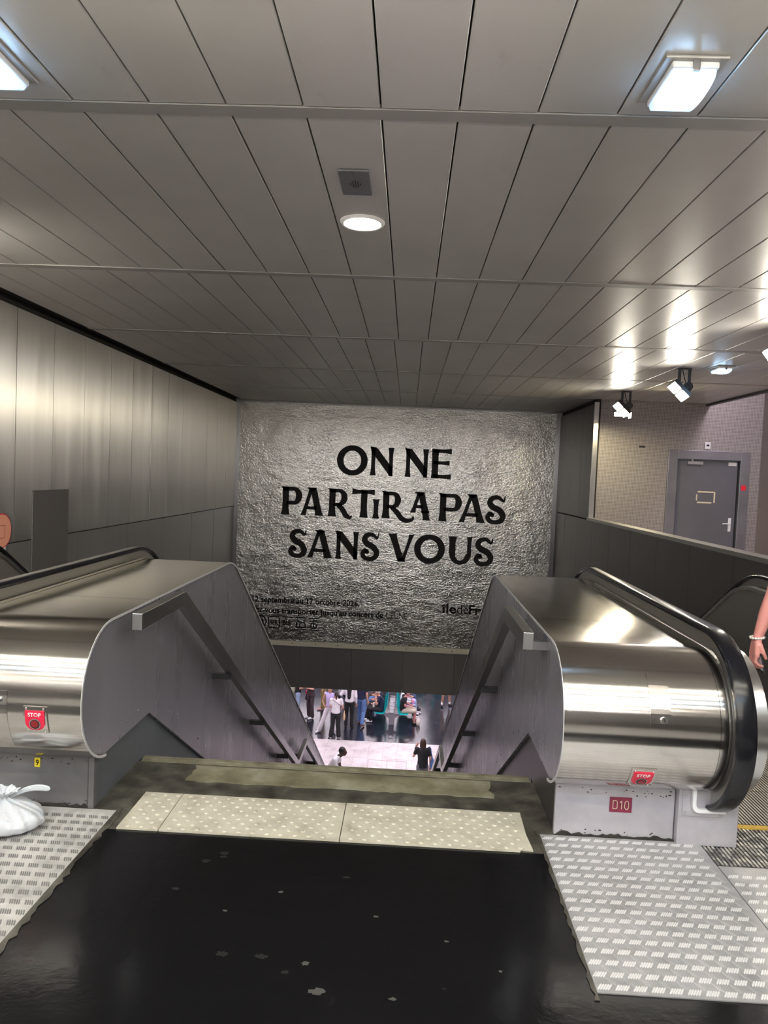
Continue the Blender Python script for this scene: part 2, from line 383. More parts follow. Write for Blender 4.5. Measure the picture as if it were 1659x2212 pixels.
# floor of the upper landing
def slab(name, x0, x1, y0, y1, z0, z1, m): return struct(name, bx(x0, x1, y0, y1, z0, z1), m)
slab('floor', -1.355, 0.69, 1.3, 3.15, -0.2, -0.004, M['blackfloor'])
slab('floor_rear', XL, 6.3, YB, 1.3, -0.2, -0.004, M['rearfloor'])
slab('floor_left', XL, -1.355, 1.3, 3.75, -0.2, -0.0045, M['blackfloor'])
slab('floor_right', 0.69, XR, 1.3, 3.5, -0.2, -0.0045, M['blackfloor'])
slab('floor_edge', -1.402, 0.732, 3.15, 3.905, -0.2, -0.003, M['dirtfloor'])
slab('floor_corridor', XR+0.12, 6.3, 1.3, 13.5, -0.2, 0, M['granite'])
bm = bmesh.new(); box(bm, -1.385, 0.715, 3.905, 3.925, -0.2, 0.0); box(bm, -1.385, 0.715, 3.93, 3.965, -0.05, 0.006)
struct('trim_8', bm, M['nosing'])
# olive resin strip with a ragged front edge
def ragged(x0, x1, y0, y1, n, j):
    a = [(x0+(x1-x0)*i/n, y0+random.uniform(-j, j)) for i in range(n+1)]
    return a + [(x1+random.uniform(-.02, .02), y0+(y1-y0)*k/5+0) for k in (1, 2, 3, 4)] + [(x1, y1), (x0, y1)] + [(x0+random.uniform(-.02, .02), y1-(y1-y0)*k/5) for k in (1, 2, 3, 4)]
bm = bmesh.new(); prism_z(bm, ragged(-1.08, 0.50, 3.685, 3.885, 40, 0.008), -0.003, 0.0)
struct('trim_9', bm, M['olive'])
# grimy joints along the black floor
bm = bmesh.new()
for sx in (0.664, -1.286):
    pts = [(sx, 2.25), (sx, 3.35)] + [(sx+(-0.012 if sx > 0 else 0.026)+random.uniform(-.006, .005)*(1 if sx > 0 else 1.6), 3.35-1.1*i/40) for i in range(41)]
    prism_z(bm, pts, -0.003, 0.0002)
struct('trim_10', bm, M['dirtfloor'])

# stairs down to the lower hall, with a landing half way
bm = bmesh.new(); y, z = 3.965, 0.0; prof = [(3.965, -0.05)]
RI, GO = 0.167, 0.2783
n1 = 18
for k in range(n1): z -= RI; prof += [(y, z), (y+GO, z)]; y += GO
prof[-1] = (y+0.8, z); y += 0.8
while z - RI > ZH: z -= RI; prof += [(y, z), (y+GO, z)]; y += GO
prof += [(y, ZH), (y, ZH-0.3), (y-0.5, ZH-0.3), (3.97, -1.2)]
prism_x(bm, prof[:], -1.40, 0.73); YS = y
o = struct('floor_stairs', bm, M['stair'])

# lower hall
slab('floor_hall', -14, 14, 14.5, 24.9, ZH-0.2, ZH, M['granite'])
bm = bmesh.new()
for k in range(-16, 17): box(bm, -0.0+k*0.47-0.003, k*0.47+0.003, 17.5, 24.9, ZH, ZH+0.0006)
for yy in (23.4, 22.0, 20.6, 19.2): box(bm, -8, 8, yy-0.003, yy+0.003, ZH, ZH+0.0006)
struct('trim_11', bm, M['joint'])
slab('floor_platform', -14, 14, 24.9, 46, ZH-0.2, ZH-0.001, M['hallfloor'])
slab('wall_hall', -14, 14, 46, 46.2, ZH, -3, M['hallwall'])
slab('wall_hall_left', -14.2, -14, 14.5, 46, ZH, -3, M['hallwall'])
slab('wall_hall_right', 14, 14.2, 14.5, 46, ZH, -3, M['hallwall'])
slab('ceiling_hall', -14.2, 14.2, YP+0.2, 46.2, -3.15, -3.0, M['hallceil'])
bm = bmesh.new(); box(bm, -14, XL-0.15, 22.9, 23.1, ZH, -3.1); box(bm, XR+0.12, 14, 22.9, 23.1, ZH, -3.1); struct('wall_hall_front', bm, M['hallwall'])
bm = bmesh.new(); box(bm, -5.1, -4.25, 28.1, 28.55, ZH, -3.15); struct('wall_column', bm, M['hallwall'])
# room behind the viewer
slab('wall_rear', XL, 6.3, YB-0.1, YB, 0, 4.6, M['rearwall'])

# ------------------------------------------------------------------ luminaires
def tube(loc, L, label, col, s, r=0.035, yaw=0):
    t = root('strip_light', loc, label, 'light')
    x, y, z = loc
    obj('housing', bx(x-L/2, x+L/2, y-0.07, y+0.07, z, z+0.05), M['white'], t)
    bm = bmesh.new(); cyl(bm, (x-L/2+.03, y, z-0.02), (x+L/2-.03, y, z-0.02), r, 12); obj('tube', bm, emit('tube_glow', col, s), t, True)
for i, (yy, c) in enumerate(((1.65, WARM), (1.05, WARM), (0.3, COOL), (-0.6, WARM), (-1.8, WARM), (-3.4, NEUT))):
    tube((-0.3, yy, H-0.22), 6.4, ['warm hanging strip light just behind the viewer', 'warm hanging strip light, second behind the viewer', 'cool bluish hanging strip light behind the viewer', 'warm hanging strip light behind the bluish one', 'warm hanging strip light, last but one before the rear wall', 'neutral hanging strip light nearest the rear wall'][i], c, S_TUBE*0.8, 0.028)
k = 0
for xx in (-9.0, -4.6, -0.2, 4.2, 8.6):
    for yy in (19.0, 22.0, 25.5, 29.0, 32.5, 36.0, 40.0):
        t = root('hall_light', (xx, yy, -3.15), 'rectangular white ceiling light of the lower hall, out of sight above the fascia', 'light', 'lower hall ceiling lights')
        obj('diffuser', bx(xx-1.7, xx+1.7, yy-0.4, yy+0.4, -3.22, -3.16), emit('hall_glow', PINK, S_HALL), t)
for yy in (3.0, 7.0, 11.0):
    t = root('corridor_light', (5.8, yy, 4.55), 'white light panel over the side corridor', 'light', 'side corridor light panels')
    obj('diffuser', bx(5.45, 6.1, yy-1.1, yy+1.1, 4.5, 4.56), emit('high_glow', PINK, S_HIGH), t)

def bulkhead(cx, cy, label, small=False):
    t = root('bulkhead_light', (cx, cy, H), label, 'light', 'oblong bulkhead lights')
    w_, l_ = (0.11, 0.16)
    obj('mounting_plate', bx(cx-w_, cx+w_, cy-l_, cy+l_, H-0.012, H-0.002), M['ceilband'], t, bevel=0.003)
    obj('frame', bx(cx-0.082, cx+0.082, cy-0.142, cy+0.142, H-0.035, H-0.012), M['plastic'], t, bevel=0.006)
    bm = bmesh.new()                                     # domed prismatic cover, rounded at its far end
    n = 12; prof = [(cy-0.138, H-0.036)]+[(cy-0.138+0.276*i/n, H-0.036-0.042*math.sin(PI*min(1, (i/n)*1.0))**0.35) for i in range(1, n)]+[(cy+0.138, H-0.036)]
    prism_x(bm, prof, cx-0.078, cx+0.078)
    obj('cover', bm, COVER, t, bevel=0.008)
    obj('latch', bx(cx-0.012, cx+0.012, cy-0.152, cy-0.137, H-0.05, H-0.012), M['rail'], t, bevel=0.002)
    bm = bmesh.new(); box(bm, cx-0.042, cx+0.042, cy-0.10, cy+0.10, H-0.068, H-0.045); obj('lamp_tube', bm, emit('square_glow', (0.5, 0.76, 1.0), S_SQUARE*0.6), t, bevel=0.01)
def cover_mat():
    m, nt, b = new_mat('prismatic_cover'); sset(b, (0.72, 0.84, 0.97), 0.25, Transmission_Weight=0.75, IOR=1.2)
    b.inputs['Emission Color'].default_value = (0.55, 0.72, 0.95, 1); b.inputs['Emission Strength'].default_value = 0.25
    return m
COVER = cover_mat()
bulkhead(0.937, 2.83, 'blue-white bulkhead light at upper right of the near ceiling')
bulkhead(-1.64, 2.80, 'blue-white bulkhead light cut off at the left edge of the near ceiling')
bulkhead(3.77, 9.3, 'small distant bulkhead light beside the right-hand spotlights')
# recessed round downlight
t = root('downlight', (-0.343, 4.48, H), 'round recessed downlight with white ring in mid ceiling', 'light')
bm = bmesh.new()
for r0, r1, z0, z1 in ((0.112, 0.134, H-0.014, H-0.003),):
    n = 40; ring = []
    for i in range(n):
        a = 2*PI*i/n; ca, sa = math.cos(a), math.sin(a)
        ring.append([bm.verts.new((-0.343+r*ca, 4.48+r*sa, z)) for r, z in ((r0, H), (r0, z0), ((r0+r1)/2, z0-.002), (r1, z1), (r1, H))])
    for i in range(n):
        for k in range(4): bm.faces.new((ring[i][k], ring[i][k+1], ring[(i+1) % n][k+1], ring[(i+1) % n][k]))
obj('ring', bm, M['white'], t, True)
bm = bmesh.new(); cyl(bm, (-0.343, 4.48, H-0.008), (-0.343, 4.48, H), 0.113, 40); obj('diffuser', bm, emit('round_glow', NEUT, S_ROUND), t)
# loudspeaker grille plate
t = root('speaker_plate', (-0.34, 3.87, H), 'small square dark grey loudspeaker plate with slots beside the round downlight', 'loudspeaker')
obj('plate', bx(-0.418, -0.263, 3.715, 4.03, H-0.012, H-0.002), plain('grey_plate', (0.15, 0.145, 0.16), 0.45, 0.3), t, bevel=0.002)
bm = bmesh.new()
for i, n in enumerate((1, 3, 4, 3, 1)):
    for j in range(n):
        xx = -0.34+(i-2)*0.0125; yy = 3.875+(j-(n-1)/2)*0.028
        obj('sound_slot', bx(xx-0.003, xx+0.003, yy-0.009, yy+0.009, H-0.0135, H-0.0115), M['black'], t)
for yy in (3.73, 3.745, 4.01): b2 = bmesh.new(); cyl(b2, (-0.345, yy, H-0.0135), (-0.345, yy, H-0.0115), 0.003, 8); obj('screw', b2, M['black'], t)
bm.free()
# spotlights
def spotlight(x, y, label, aim):
    t = root('spotlight', (x, y, H), label, 'spotlight', 'black twin-panel spotlights')
    z0 = H-0.215
    bm = bmesh.new()
    for s in (-1, 1): box(bm, x+s*0.062-0.016, x+s*0.062+0.016, y-0.012, y+0.012, z0-0.02, H-0.002)
    box(bm, x-0.078, x+0.078, y-0.03, y+0.03, H-0.014, H-0.002)
    obj('yoke', bm, M['black_paint'], t)
    d = Vector(aim).normalized(); u = Vector((-0.72, 0, 0.70)); u = (u-d*u.dot(d)).normalized(); s = d.cross(u).normalized()
    c = Vector((x-0.05, y-0.02, z0-0.045)); R = Matrix((s, d, u)).transposed()
    def lb(bm, a0, a1, b0, b1, c0, c1):
        n0 = len(bm.verts); box(bm, a0, a1, b0, b1, c0, c1); bm.verts.ensure_lookup_table()
        for v in bm.verts[n0:]: v.co = c + R @ v.co
    bm = bmesh.new(); cyl(bm, (x+0.05, y-0.03, z0-0.01), (x+0.05, y+0.03, z0-0.01), 0.055, 24); obj('pivot', bm, M['black_paint'], t)
    bm = bmesh.new(); lb(bm, -0.066, 0.066, 0.0, 0.075, -0.135, 0.135); lb(bm, -0.05, 0.05, -0.03, 0.0, -0.10, 0.10)
    for q in range(5): lb(bm, -0.07, 0.07, -0.045, -0.0, -0.1+q*0.05-0.003, -0.1+q*0.05+0.003)
    obj('head', bm, M['black_paint'], t)
    for q in (-1, 1):
        bm = bmesh.new(); lb(bm, -0.058, 0.058, 0.0755, 0.084, q*0.071-0.053, q*0.071+0.053)
        obj('lens', bm, SPOTGLOW, t)
    if y > 11:  # hidden emitter added to put a warm glow on the perforated wall
        obj('added_spill_emitter', bx(x-0.06, x+0.06, y+0.10, y+0.15, z0-0.16, z0-0.11), emit('added_spill_glow', (1, 0.86, 0.5), 900), t)
        bm = bx(x-0.12, x+0.12, y+0.06, y+0.22, z0-0.105, z0-0.098); box(bm, x-0.12, x+0.12, y+0.214, y+0.22, z0-0.165, z0-0.105); box(bm, x+0.114, x+0.12, y+0.06, y+0.22, z0-0.20, z0-0.105); obj('added_spill_shield', bm, M['black_paint'], t)  # added shield, its lip set low to cut off the glow's top
    bm = bmesh.new(); cyl(bm, (x-0.03, y, H-0.01), (x, y, z0+0.1), 0.006, 8); cyl(bm, (x, y, z0+0.1), (x+0.03, y, z0+0.02), 0.006, 8)
    obj('cable', bm, M['black'], t)
SPOTGLOW = emit('spot_glow', WARM, S_SPOT)
spotlight(3.4, 12.0, 'black twin-panel spotlight nearest the poster wall', (-0.52, -0.62, -0.55))
spotlight(3.4, 9.5, 'black twin-panel spotlight in the middle, beside the small bulkhead light', (-0.52, -0.62, -0.55))
spotlight(3.41, 7.0, 'black twin-panel spotlight cut off by the right edge', (-0.75, -0.3, -0.55))
spotlight(3.4, 4.4, 'black twin-panel spotlight above the near escalator, out of frame', (-0.42, 0.85, -0.30))  # unseen lamp of the row, turned to the poster for a highlight there
spotlight(-3.3, 4.4, 'added unseen twin-panel spotlight over the left escalator, aimed at the poster', (0.25, 0.9, -0.30))  # extra lamp, unseen, added to make the poster foil sparkle
# ------------------------------------------------------------------ escalators
SL = 0.605; ZD = 0.875; CY, CZ, RR = 3.42, 0.55, 0.325; YK = 5.86
def knuckle(y0, z0, r_fil, y1):
    """horizontal at z0, fillet, then slope -SL ; corner at y0"""
    th = math.atan(SL); tl = r_fil*math.tan(th/2)
    a = [(y0-tl + r_fil*math.sin(th*i/8), z0 - r_fil + r_fil*math.cos(th*i/8)) for i in range(9)]
    return a + [(y1, z0-SL*(y1-y0))]
def deck_profile(y1, r=RR, off=0.0, start=-97):
    return arc(CY, CZ, r+off, start, -270, 26) + knuckle(YK+off*math.tan(math.atan(SL)/2), ZD+off, 0.75+off, y1)
def mirror(bm, m):
    if m:
        for v in bm.verts: v.co.x = MIR - v.co.x
    return bm
def profile_z(prof, y):
    """height of the top of a deck profile at y"""
    best = None
    for (ya, za), (yb, zb) in zip(prof, prof[1:]):
        if ya <= y <= yb and yb > ya:
            z = za+(zb-za)*(y-ya)/(yb-ya); best = z if best is None else max(best, z)
    return best
def escalator(m, label, plate, plate_label):
    X = (lambda x: MIR-x) if m else (lambda x: x)
    t = root('escalator', (X(2.08), 3.6, 0), label, 'escalator')
    YE = 19.5
    full = deck_profile(YE)
    # wide curved deck cover in two sheets, with a fine joint between them
    ia = max(i for i, p in enumerate(full) if p[1] > 0.87 and p[0] < 3.5 or i < 26)
    near = full[:ia+1]+[(3.945, ZD)]; far = [(3.949, ZD)]+full[ia+1:]
    for prof in (near, far):
        bm = bmesh.new(); sheet_x(bm, prof, IN_R-0.012, 1.35, 0.014); dc = obj('deck_cover', mirror(bm, m), M['deck'], t, True)
        bm = bmesh.new(); sheet_x(bm, prof, IN_R-0.0145, IN_R-0.0118, 0.012); obj('sheet_edge', mirror(bm, m), M['edge'], dc, True)
    # side cladding, split by vertical joints, lower edge stepped like the truss
    def top(y):
        if y < CY: return CZ+math.sqrt(max(0, (RR-.014)**2-(y-CY)**2))
        return profile_z(full, y)-0.014
    def bot(y):
        if y < 3.40: return max(0.235, CZ-math.sqrt(max(0, (RR-.014)**2-(y-CY)**2)))
        return 0.235 if y < 4.0 else 0.235-SL*(y-4.0)
    seams = [3.11, 3.76, 4.43, 5.11]+[5.79+0.68*k for k in range(0, 21)]
    bm = bmesh.new()
    for a, b in zip(seams, seams[1:]):
        n = 10; tp = []; bt = []
        cuts = sorted(set([a+0.003+(b-a-0.006)*i/n for i in range(n+1)]+[c for c in (3.40, 4.0, 5.6, 5.7) if a < c < b]))
        poly = [(y, bot(y)) for y in cuts]+[(y, top(y)) for y in reversed(cuts)]
        vs = [bm.verts.new((IN_R, y, z)) for y, z in poly]
        wv = [bm.verts.new((IN_R+0.02, y, z)) for y, z in poly]
        k = len(vs)
        bm.faces.new(vs); bm.faces.new(wv[::-1])
        for i in range(k): bm.faces.new((vs[i], wv[i], wv[(i+1) % k], vs[(i+1) % k]))
    bmesh.ops.remove_doubles(bm, verts=bm.verts[:], dist=1e-5)
    obj('side_cladding', mirror(bm, m), M['side'], t)
    for yy, zz in ((3.68, 0.30), (3.83, 0.30), (4.33, 0.13), (4.5, 0.06), (5.0, -0.27), (5.2, -0.4)):
        bm = bmesh.new(); ellipsoid(bm, (IN_R, yy, zz), (0.004, 0.008, 0.008), None, 8, 6); obj('rivet', mirror(bm, m), M['chrome'], t, True)
    # recessed plinth wall under the cladding, towards the stairs
    bm = bmesh.new(); prism_x(bm, [(3.34, -0.003), (3.34, 0.22), (3.43, 0.30), (4.0, 0.30), (YE, 0.30-SL*(YE-4.0)), (YE, -SL*(YE-4.0)-1.9), (3.97, -1.2), (3.97, -0.003)], IN_R+0.022, IN_R+0.05)
    obj('plinth_wall', mirror(bm, m), M['slate'] if m else steel('plinth_steel', (0.24, 0.225, 0.235), 0.4, 'z', wave=0.05), t)
    # base panel below the rounded front
    bm = bmesh.new(); box(bm, IN_R+0.02 if not m else IN_R+0.05, 1.268, 3.335, 3.36, -0.003, 0.27)
    if m: box(bm, IN_R+0.018, IN_R+0.046, 3.325, 3.36, -0.003, 0.30)
    obj('base_panel', mirror(bm, m), M['dirty_steel'] if m else M['aluminium'], t, bevel=0.003)
    bm = bmesh.new()
    for _ in range(30):
        xx = random.uniform(0.74, 1.25); zz = random.choice((random.uniform(0.195, 0.225), random.uniform(0.205, 0.225), random.uniform(0.01, 0.03)))
        s = random.uniform(0.001, 0.0035); w2 = s*random.uniform(1, 2.5); prism_y(bm, [(xx+w2*math.cos(a)*random.uniform(.6, 1.2), zz+s*math.sin(a)*random.uniform(.6, 1.2)) for a in [2*PI*i/9 for i in range(9)]], 3.3335, 3.336)
    pts = [(0.74+0.53*i/30, -0.002+random.uniform(0.004, 0.02)) for i in range(31)]
    bmv = [(x, z) for x, z in pts]+[(1.27, -0.003), (0.74, -0.003)]
    prism_y(bm, bmv, 3.327, 3.336)
    obj('grime', mirror(bm, m), M['grime'], t)
    # pedestal the handrail returns into
    bm = bmesh.new(); box(bm, 1.272, 1.54, 3.30, 3.9, -0.003, 0.268); obj('pedestal', mirror(bm, m), M['aluminium'], t, bevel=0.004)
    bm = bmesh.new(); box(bm, 1.288, 1.465, 3.293, 3.302, 0.135, 0.262)
    for x_, z_ in ((1.30, 0.15), (1.30, 0.225), (1.455, 0.15)): cyl(bm, (x_, 3.294, z_), (x_, 3.289, z_), 0.007, 10)
    obj('bolted_plate', mirror(bm, m), M['aluminium'], t, bevel=0.002)
    bm = bmesh.new(); q = [(1.322, 0.262), (1.322, 0.19)]+[(1.352+0.03*math.cos(a), 0.19+0.03*math.sin(a)) for a in [PI+PI/2*i/6 for i in range(1, 7)]]+[(1.47, 0.16), (1.47, 0.178)]+[(1.362+0.022*math.cos(a), 0.20+0.022*math.sin(a)) for a in [1.5*PI-PI/2*i/6 for i in range(1, 7)]]+[(1.34, 0.262)]
    prism_y(bm, q, 3.268, 3.292); obj('handrail_inlet', mirror(bm, m), M['plastic'], t, bevel=0.004)
    # inner trims: raised curb beside the deck, trim on the step side
    for xa, xb in ((1.352, 1.385), (1.475, 1.55), (2.61, 2.685), (2.775, 2.80)):
        bm = bmesh.new(); sheet_x(bm, deck_profile(YE, RR-0.004, 0.004 if xb < 1.4 or xa > 2.7 else 0.0), xa, xb, 0.03)
        o = obj('balustrade_trim', mirror(bm, m), M['bright'] if xa > 1.4 and xa < 2.7 else M['deck'], t, True)
    prof = deck_profile(YE, RR-0.02)
    for xa, xb in ((1.385, 1.55), (2.61, 2.775)):
        bm = bmesh.new(); pr_ = deck_profile(YE, RR-0.03, 0, -90); pr_ = [(y, z-0.03 if y > CY+.01 else z) for y, z in pr_]
        prism_x(bm, pr_+[(YE, pr_[-1][1]-1.05), (5.0, -0.35), (3.75, -0.003), (3.75, 0.2)], xa+0.01, xb-0.012)
        obj('balustrade', mirror(bm, m), M['cap'], t)
    # outer deck against the wall
    bm = bmesh.new(); sheet_x(bm, deck_profile(YE), 2.805, 3.165, 0.014); obj('outer_deck', mirror(bm, m), M['deck'], t)
    for xa in (1.43, 2.73):
        path = arc(CY+0.02, CZ, RR+0.075, -88, -270, 30) + knuckle(YK+0.03, ZD+0.075, 0.85, YE)
        path = [(3.95, 0.215), (3.6, 0.172)] + path
        w_, h_ = 0.043, 0.017
        n = 18; sect = []
        for i in range(n):
            a = 2*PI*i/n; cx_, sx_ = math.cos(a), math.sin(a)
            sect.append((xa + w_*(abs(cx_)**0.55)*(1 if cx_ > 0 else -1), (h_ if sx_ > 0 else h_)*(abs(sx_)**0.6)*(1 if sx_ > 0 else -1)))
        bm = bmesh.new(); sweep_yz(bm, path, sect); obj('handrail', mirror(bm, m), M['rubber'], t, True)
        tr = arc(CY+0.02, CZ, RR+0.02, -95, -270, 26) + knuckle(YK, ZD+0.02, 0.77, YE)
        bm = bmesh.new(); sweep_yz(bm, tr, [(xa-0.022, -0.02), (xa+0.022, -0.02), (xa+0.022, 0.042), (xa-0.022, 0.042)])
        obj('handrail_guide', mirror(bm, m), M['cap'], t)
    # landing plate with grooves, comb, steps
    bm = bmesh.new()
    n = 56
    box(bm, 1.385, 2.615, 3.13, 3.297, -0.05, -0.004); box(bm, 1.545, 2.615, 3.297, 3.50, -0.05, -0.004)
    n = 66
    for i in range(n):
        xa = 1.388+1.222*i/n; ya, yb = 3.135, (3.49 if xa > 1.545 else 3.295)
        j = 0
        while ya < yb-0.01:                        # each rib is notched
            L_ = random.choice((0.03, 0.06, 0.09)); box(bm, xa, xa+0.0095, ya, min(yb, ya+L_), -0.004, 0.0015, 1); ya += L_+0.006
    obj('comb_plate', mirror(bm, m), [M['black_paint'], M['combplate']], t)
    obj('yellow_line', mirror(bx(1.555, 2.605, 3.492, 3.53, -0.02, 0.003), m), M['combyellow'], t)
    y, z = 3.53, -0.002
    for k in range(26):
        bm = bmesh.new(); box(bm, 1.565, 2.595, y+0.002, y+0.400, z-0.02, z); box(bm, 1.565, 2.595, y+0.38, y+0.400, z-0.23, z-0.02)
        if k < 7:
            for i in range(60): xa = 1.57+1.02*i/60; box(bm, xa, xa+0.0095, y+0.004, y+0.398, z, z+0.006, 1)
        obj('step', mirror(bm, m), [M['black_paint'], M['step']], t)
        y += 0.402
        z -= (0, 0, 0, 0.05, 0.14, 0.21)[k] if k < 6 else 0.402*SL
    # stop button
    def on_arc(bm, x_, ang, off):      # wrap flat art (x, s along the arc upwards, n outward) onto the rounded front
        for v in bm.verts:
            s, nn = v.co.z, -v.co.y
            a = math.radians(180+ang) - s/RR
            r_ = RR+off+nn
            v.co = Vector((x_+v.co.x, CY+r_*math.cos(a), CZ+r_*math.sin(a)))
        return bm
    def fine(bm):
        bmesh.ops.bisect_plane
        for zc in [(-0.2+0.02*i) for i in range(21)]:
            g = bm.verts[:]+bm.edges[:]+bm.faces[:]; bmesh.ops.bisect_plane(bm, geom=g, plane_co=(0, 0, zc), plane_no=(0, 0, 1))
        return bm
    def art(bm, ang, cx_):
        fine(bm); on_arc(bm, 0, ang, 0.0)
        for v in bm.verts: v.co.x = cx_ + v.co.x
        return bm
    cx_, ang = (1.055, 38) if not m else (MIR-1.545+2*0.0, 12)
    if m: cx_ = -1.565
    pn = obj('stop_panel', art(bx(-0.052, 0.052, -0.006, 0.004, -0.062, 0.062), ang, cx_), M['deck'], t)
    sh = [(-0.042, 0.045), (0.042, 0.045), (0.042, -0.005)]+[(0.042*math.cos(a)*(1.0), -0.012+0.033*math.sin(a)) for a in [-PI*i/12 for i in range(1, 12)]]+[(-0.042, -0.005)]
    bm = bmesh.new(); prism_y(bm, sh, -0.010, -0.006); q = obj('red_shield', art(bm, ang, cx_), M['red'], pn)
    bm = text_bm('STOP', -0.028, 0.020, 0.017, 0.056, -0.0105, 0.012, 0.001); obj('stop_lettering', art(bm, ang, cx_), M['white'], pn)
    bm = bmesh.new(); cyl(bm, (0, -0.0105, -0.014), (0, -0.0125, -0.014), 0.025, 24); obj('button_ring', art(bm, ang, cx_), M['rail'], pn)
    bm = bmesh.new(); cyl(bm, (0, -0.012, -0.014), (0, -0.0135, -0.014), 0.021, 24); obj('button_recess', art(bm, ang, cx_), M['black'], pn)
    bm = bmesh.new(); cyl(bm, (0, -0.0135, -0.0125), (0, -0.0145, -0.0125), 0.0165, 24); obj('button', art(bm, ang, cx_), M['darkred'], pn)
    for a in (-0.038, 0.038):
        for b_ in (-0.052, 0.053):
            bm = bmesh.new(); ellipsoid(bm, (a, -0.007, b_), (0.005, 0.003, 0.005), None, 8, 6); on_arc(bm, 0, ang, 0)
            for v in bm.verts: v.co.x += cx_
            obj('screw', bm, M['chrome'], pn, True)
    # access flap with key lock
    fx, fa, hw, hh = (1.10, -28, 0.042, 0.115) if not m else (-1.80, 15, 0.11, 0.14)
    fl = obj('access_flap', art(bx(-hw, hw, -0.003, 0.004, -hh, hh), fa, fx), M['deck'], t)
    kx, kz = (0.012, -0.085) if not m else (0.075, 0.10)
    bm = bmesh.new(); cyl(bm, (kx, -0.003, kz), (kx, -0.016, kz), 0.015, 20, 0, 0.013); on_arc(bm, 0, fa, 0)
    for v in bm.verts: v.co.x += fx
    obj('key_lock', bm, M['chrome'], fl)
    bm = bmesh.new(); box(bm, kx-0.002, kx+0.002, -0.0175, -0.0155, kz-0.007, kz+0.007); on_arc(bm, 0, fa, 0)
    for v in bm.verts: v.co.x += fx
    obj('keyhole', bm, M['black'], fl)
    # number plate
    if m:
        np_ = obj('number_plate', bx(-1.683, -1.657, 3.331, 3.335, 0.178, 0.222), M['yellow'], t)
        obj('lettering', text_bm('9', -1.676, 0.187, 0.026, 0.013, 3.3305, 0.02, 0.0005), M['ink'], np_)
    else:
        np_ = obj('number_plate', bx(0.975, 1.075, 3.331, 3.335, 0.118, 0.186), M['maroon'], t)
        bm = bmesh.new()
        def st(pts, r=0.0016):
            for a, b in zip(pts, pts[1:]): cyl(bm, (a[0], 3.3305, a[1]), (b[0], 3.3305, b[1]), r, 6)
        z0, z1 = 0.133, 0.171
        st([(0.990, z0), (0.990, z1), (1.004, z1), (1.009, z1-0.006), (1.009, z0+0.006), (1.004, z0), (0.990, z0)])
        st([(1.021, z1-0.009), (1.029, z1), (1.029, z0)])
        st([(1.043, z0+0.007), (1.043, z1-0.007), (1.049, z1), (1.055, z1), (1.060, z1-0.007), (1.060, z0+0.007), (1.055, z0), (1.049, z0), (1.043, z0+0.007)])
        obj('lettering', bm, M['tape'], np_)
    return t
def ribbed(name):
    m, nt, b = new_mat(name); sset(b, (0.55, 0.52, 0.46), 0.4, 0.6)
    n = noise_chain(nt, 20, 2, 0.5); r = ramp(nt, n.outputs['Fac'], [(0.45, (0.20, 0.19, 0.18)), (0.6, (0.62, 0.59, 0.54))]); nt.links.new(r.outputs[0], b.inputs['Base Color'])
    return m
M['combplate'] = ribbed('comb_ribs')
er = escalator(False, 'right-hand escalator with red STOP button and maroon D10 plate', 'D10', '')
el = escalator(True, 'left-hand escalator with yellow 9 plate beside the tied white bag', '9', '')

# stair handrails
def stair_rail(x, wx, label):
    t = root('stair_handrail', (x, 3.42, 0), label, 'handrail')
    pts = [(3.42, 0.862), (4.10, 0.862), (9.10, -2.06), (9.88, -2.06), (18.0, -6.75)]
    h, w_ = 0.040, 0.024
    # mitred square tube
    bm = bmesh.new(); rowsv = []
    for i, (y, z) in enumerate(pts):
        d1 = Vector((pts[i][0]-pts[i-1][0], pts[i][1]-pts[i-1][1])).normalized() if i else None
        d2 = Vector((pts[i+1][0]-pts[i][0], pts[i+1][1]-pts[i][1])).normalized() if i < len(pts)-1 else None
        d = (d1+d2).normalized() if d1 and d2 else (d1 or d2)
        nrm = Vector((-d.y, d.x)); k = 1/ max(0.2, (nrm.dot(Vector((-(d1 or d2).y, (d1 or d2).x)))))
        rowsv.append([bm.verts.new((x+sx*w_, y+nrm.x*h*k*sz, z+nrm.y*h*k*sz)) for sx, sz in ((-1, -1), (1, -1), (1, 1), (-1, 1))])
    for a, b in zip(rowsv, rowsv[1:]):
        for i in range(4): bm.faces.new((a[i], a[(i+1) % 4], b[(i+1) % 4], b[i]))
    bm.faces.new(rowsv[0][::-1]); bm.faces.new(rowsv[-1])
    obj('rail', bm, M['rail'], t, bevel=0.002)
    for y in ((3.60,) if x > 0 else ()) + (5.35, 6.75, 8.35, 9.5, 11.2, 13.4, 15.2):
        z = profile_at(pts, y)
        obj('bracket', bx(min(x, wx), max(x, wx), y-0.02, y+0.02, z-0.075, z-0.035), M['black_paint'] if y > 4.5 or x < 0 else M['rail'], t)
    return t
def profile_at(pts, y):
    for (ya, za), (yb, zb) in zip(pts, pts[1:]):
        if ya <= y <= yb: return za+(zb-za)*(y-ya)/(yb-ya)
stair_rail(-1.25, -1.38, 'grey square-tube handrail on the left side of the stairs')
stair_rail(0.585, 0.71, 'grey square-tube handrail on the right side of the stairs')

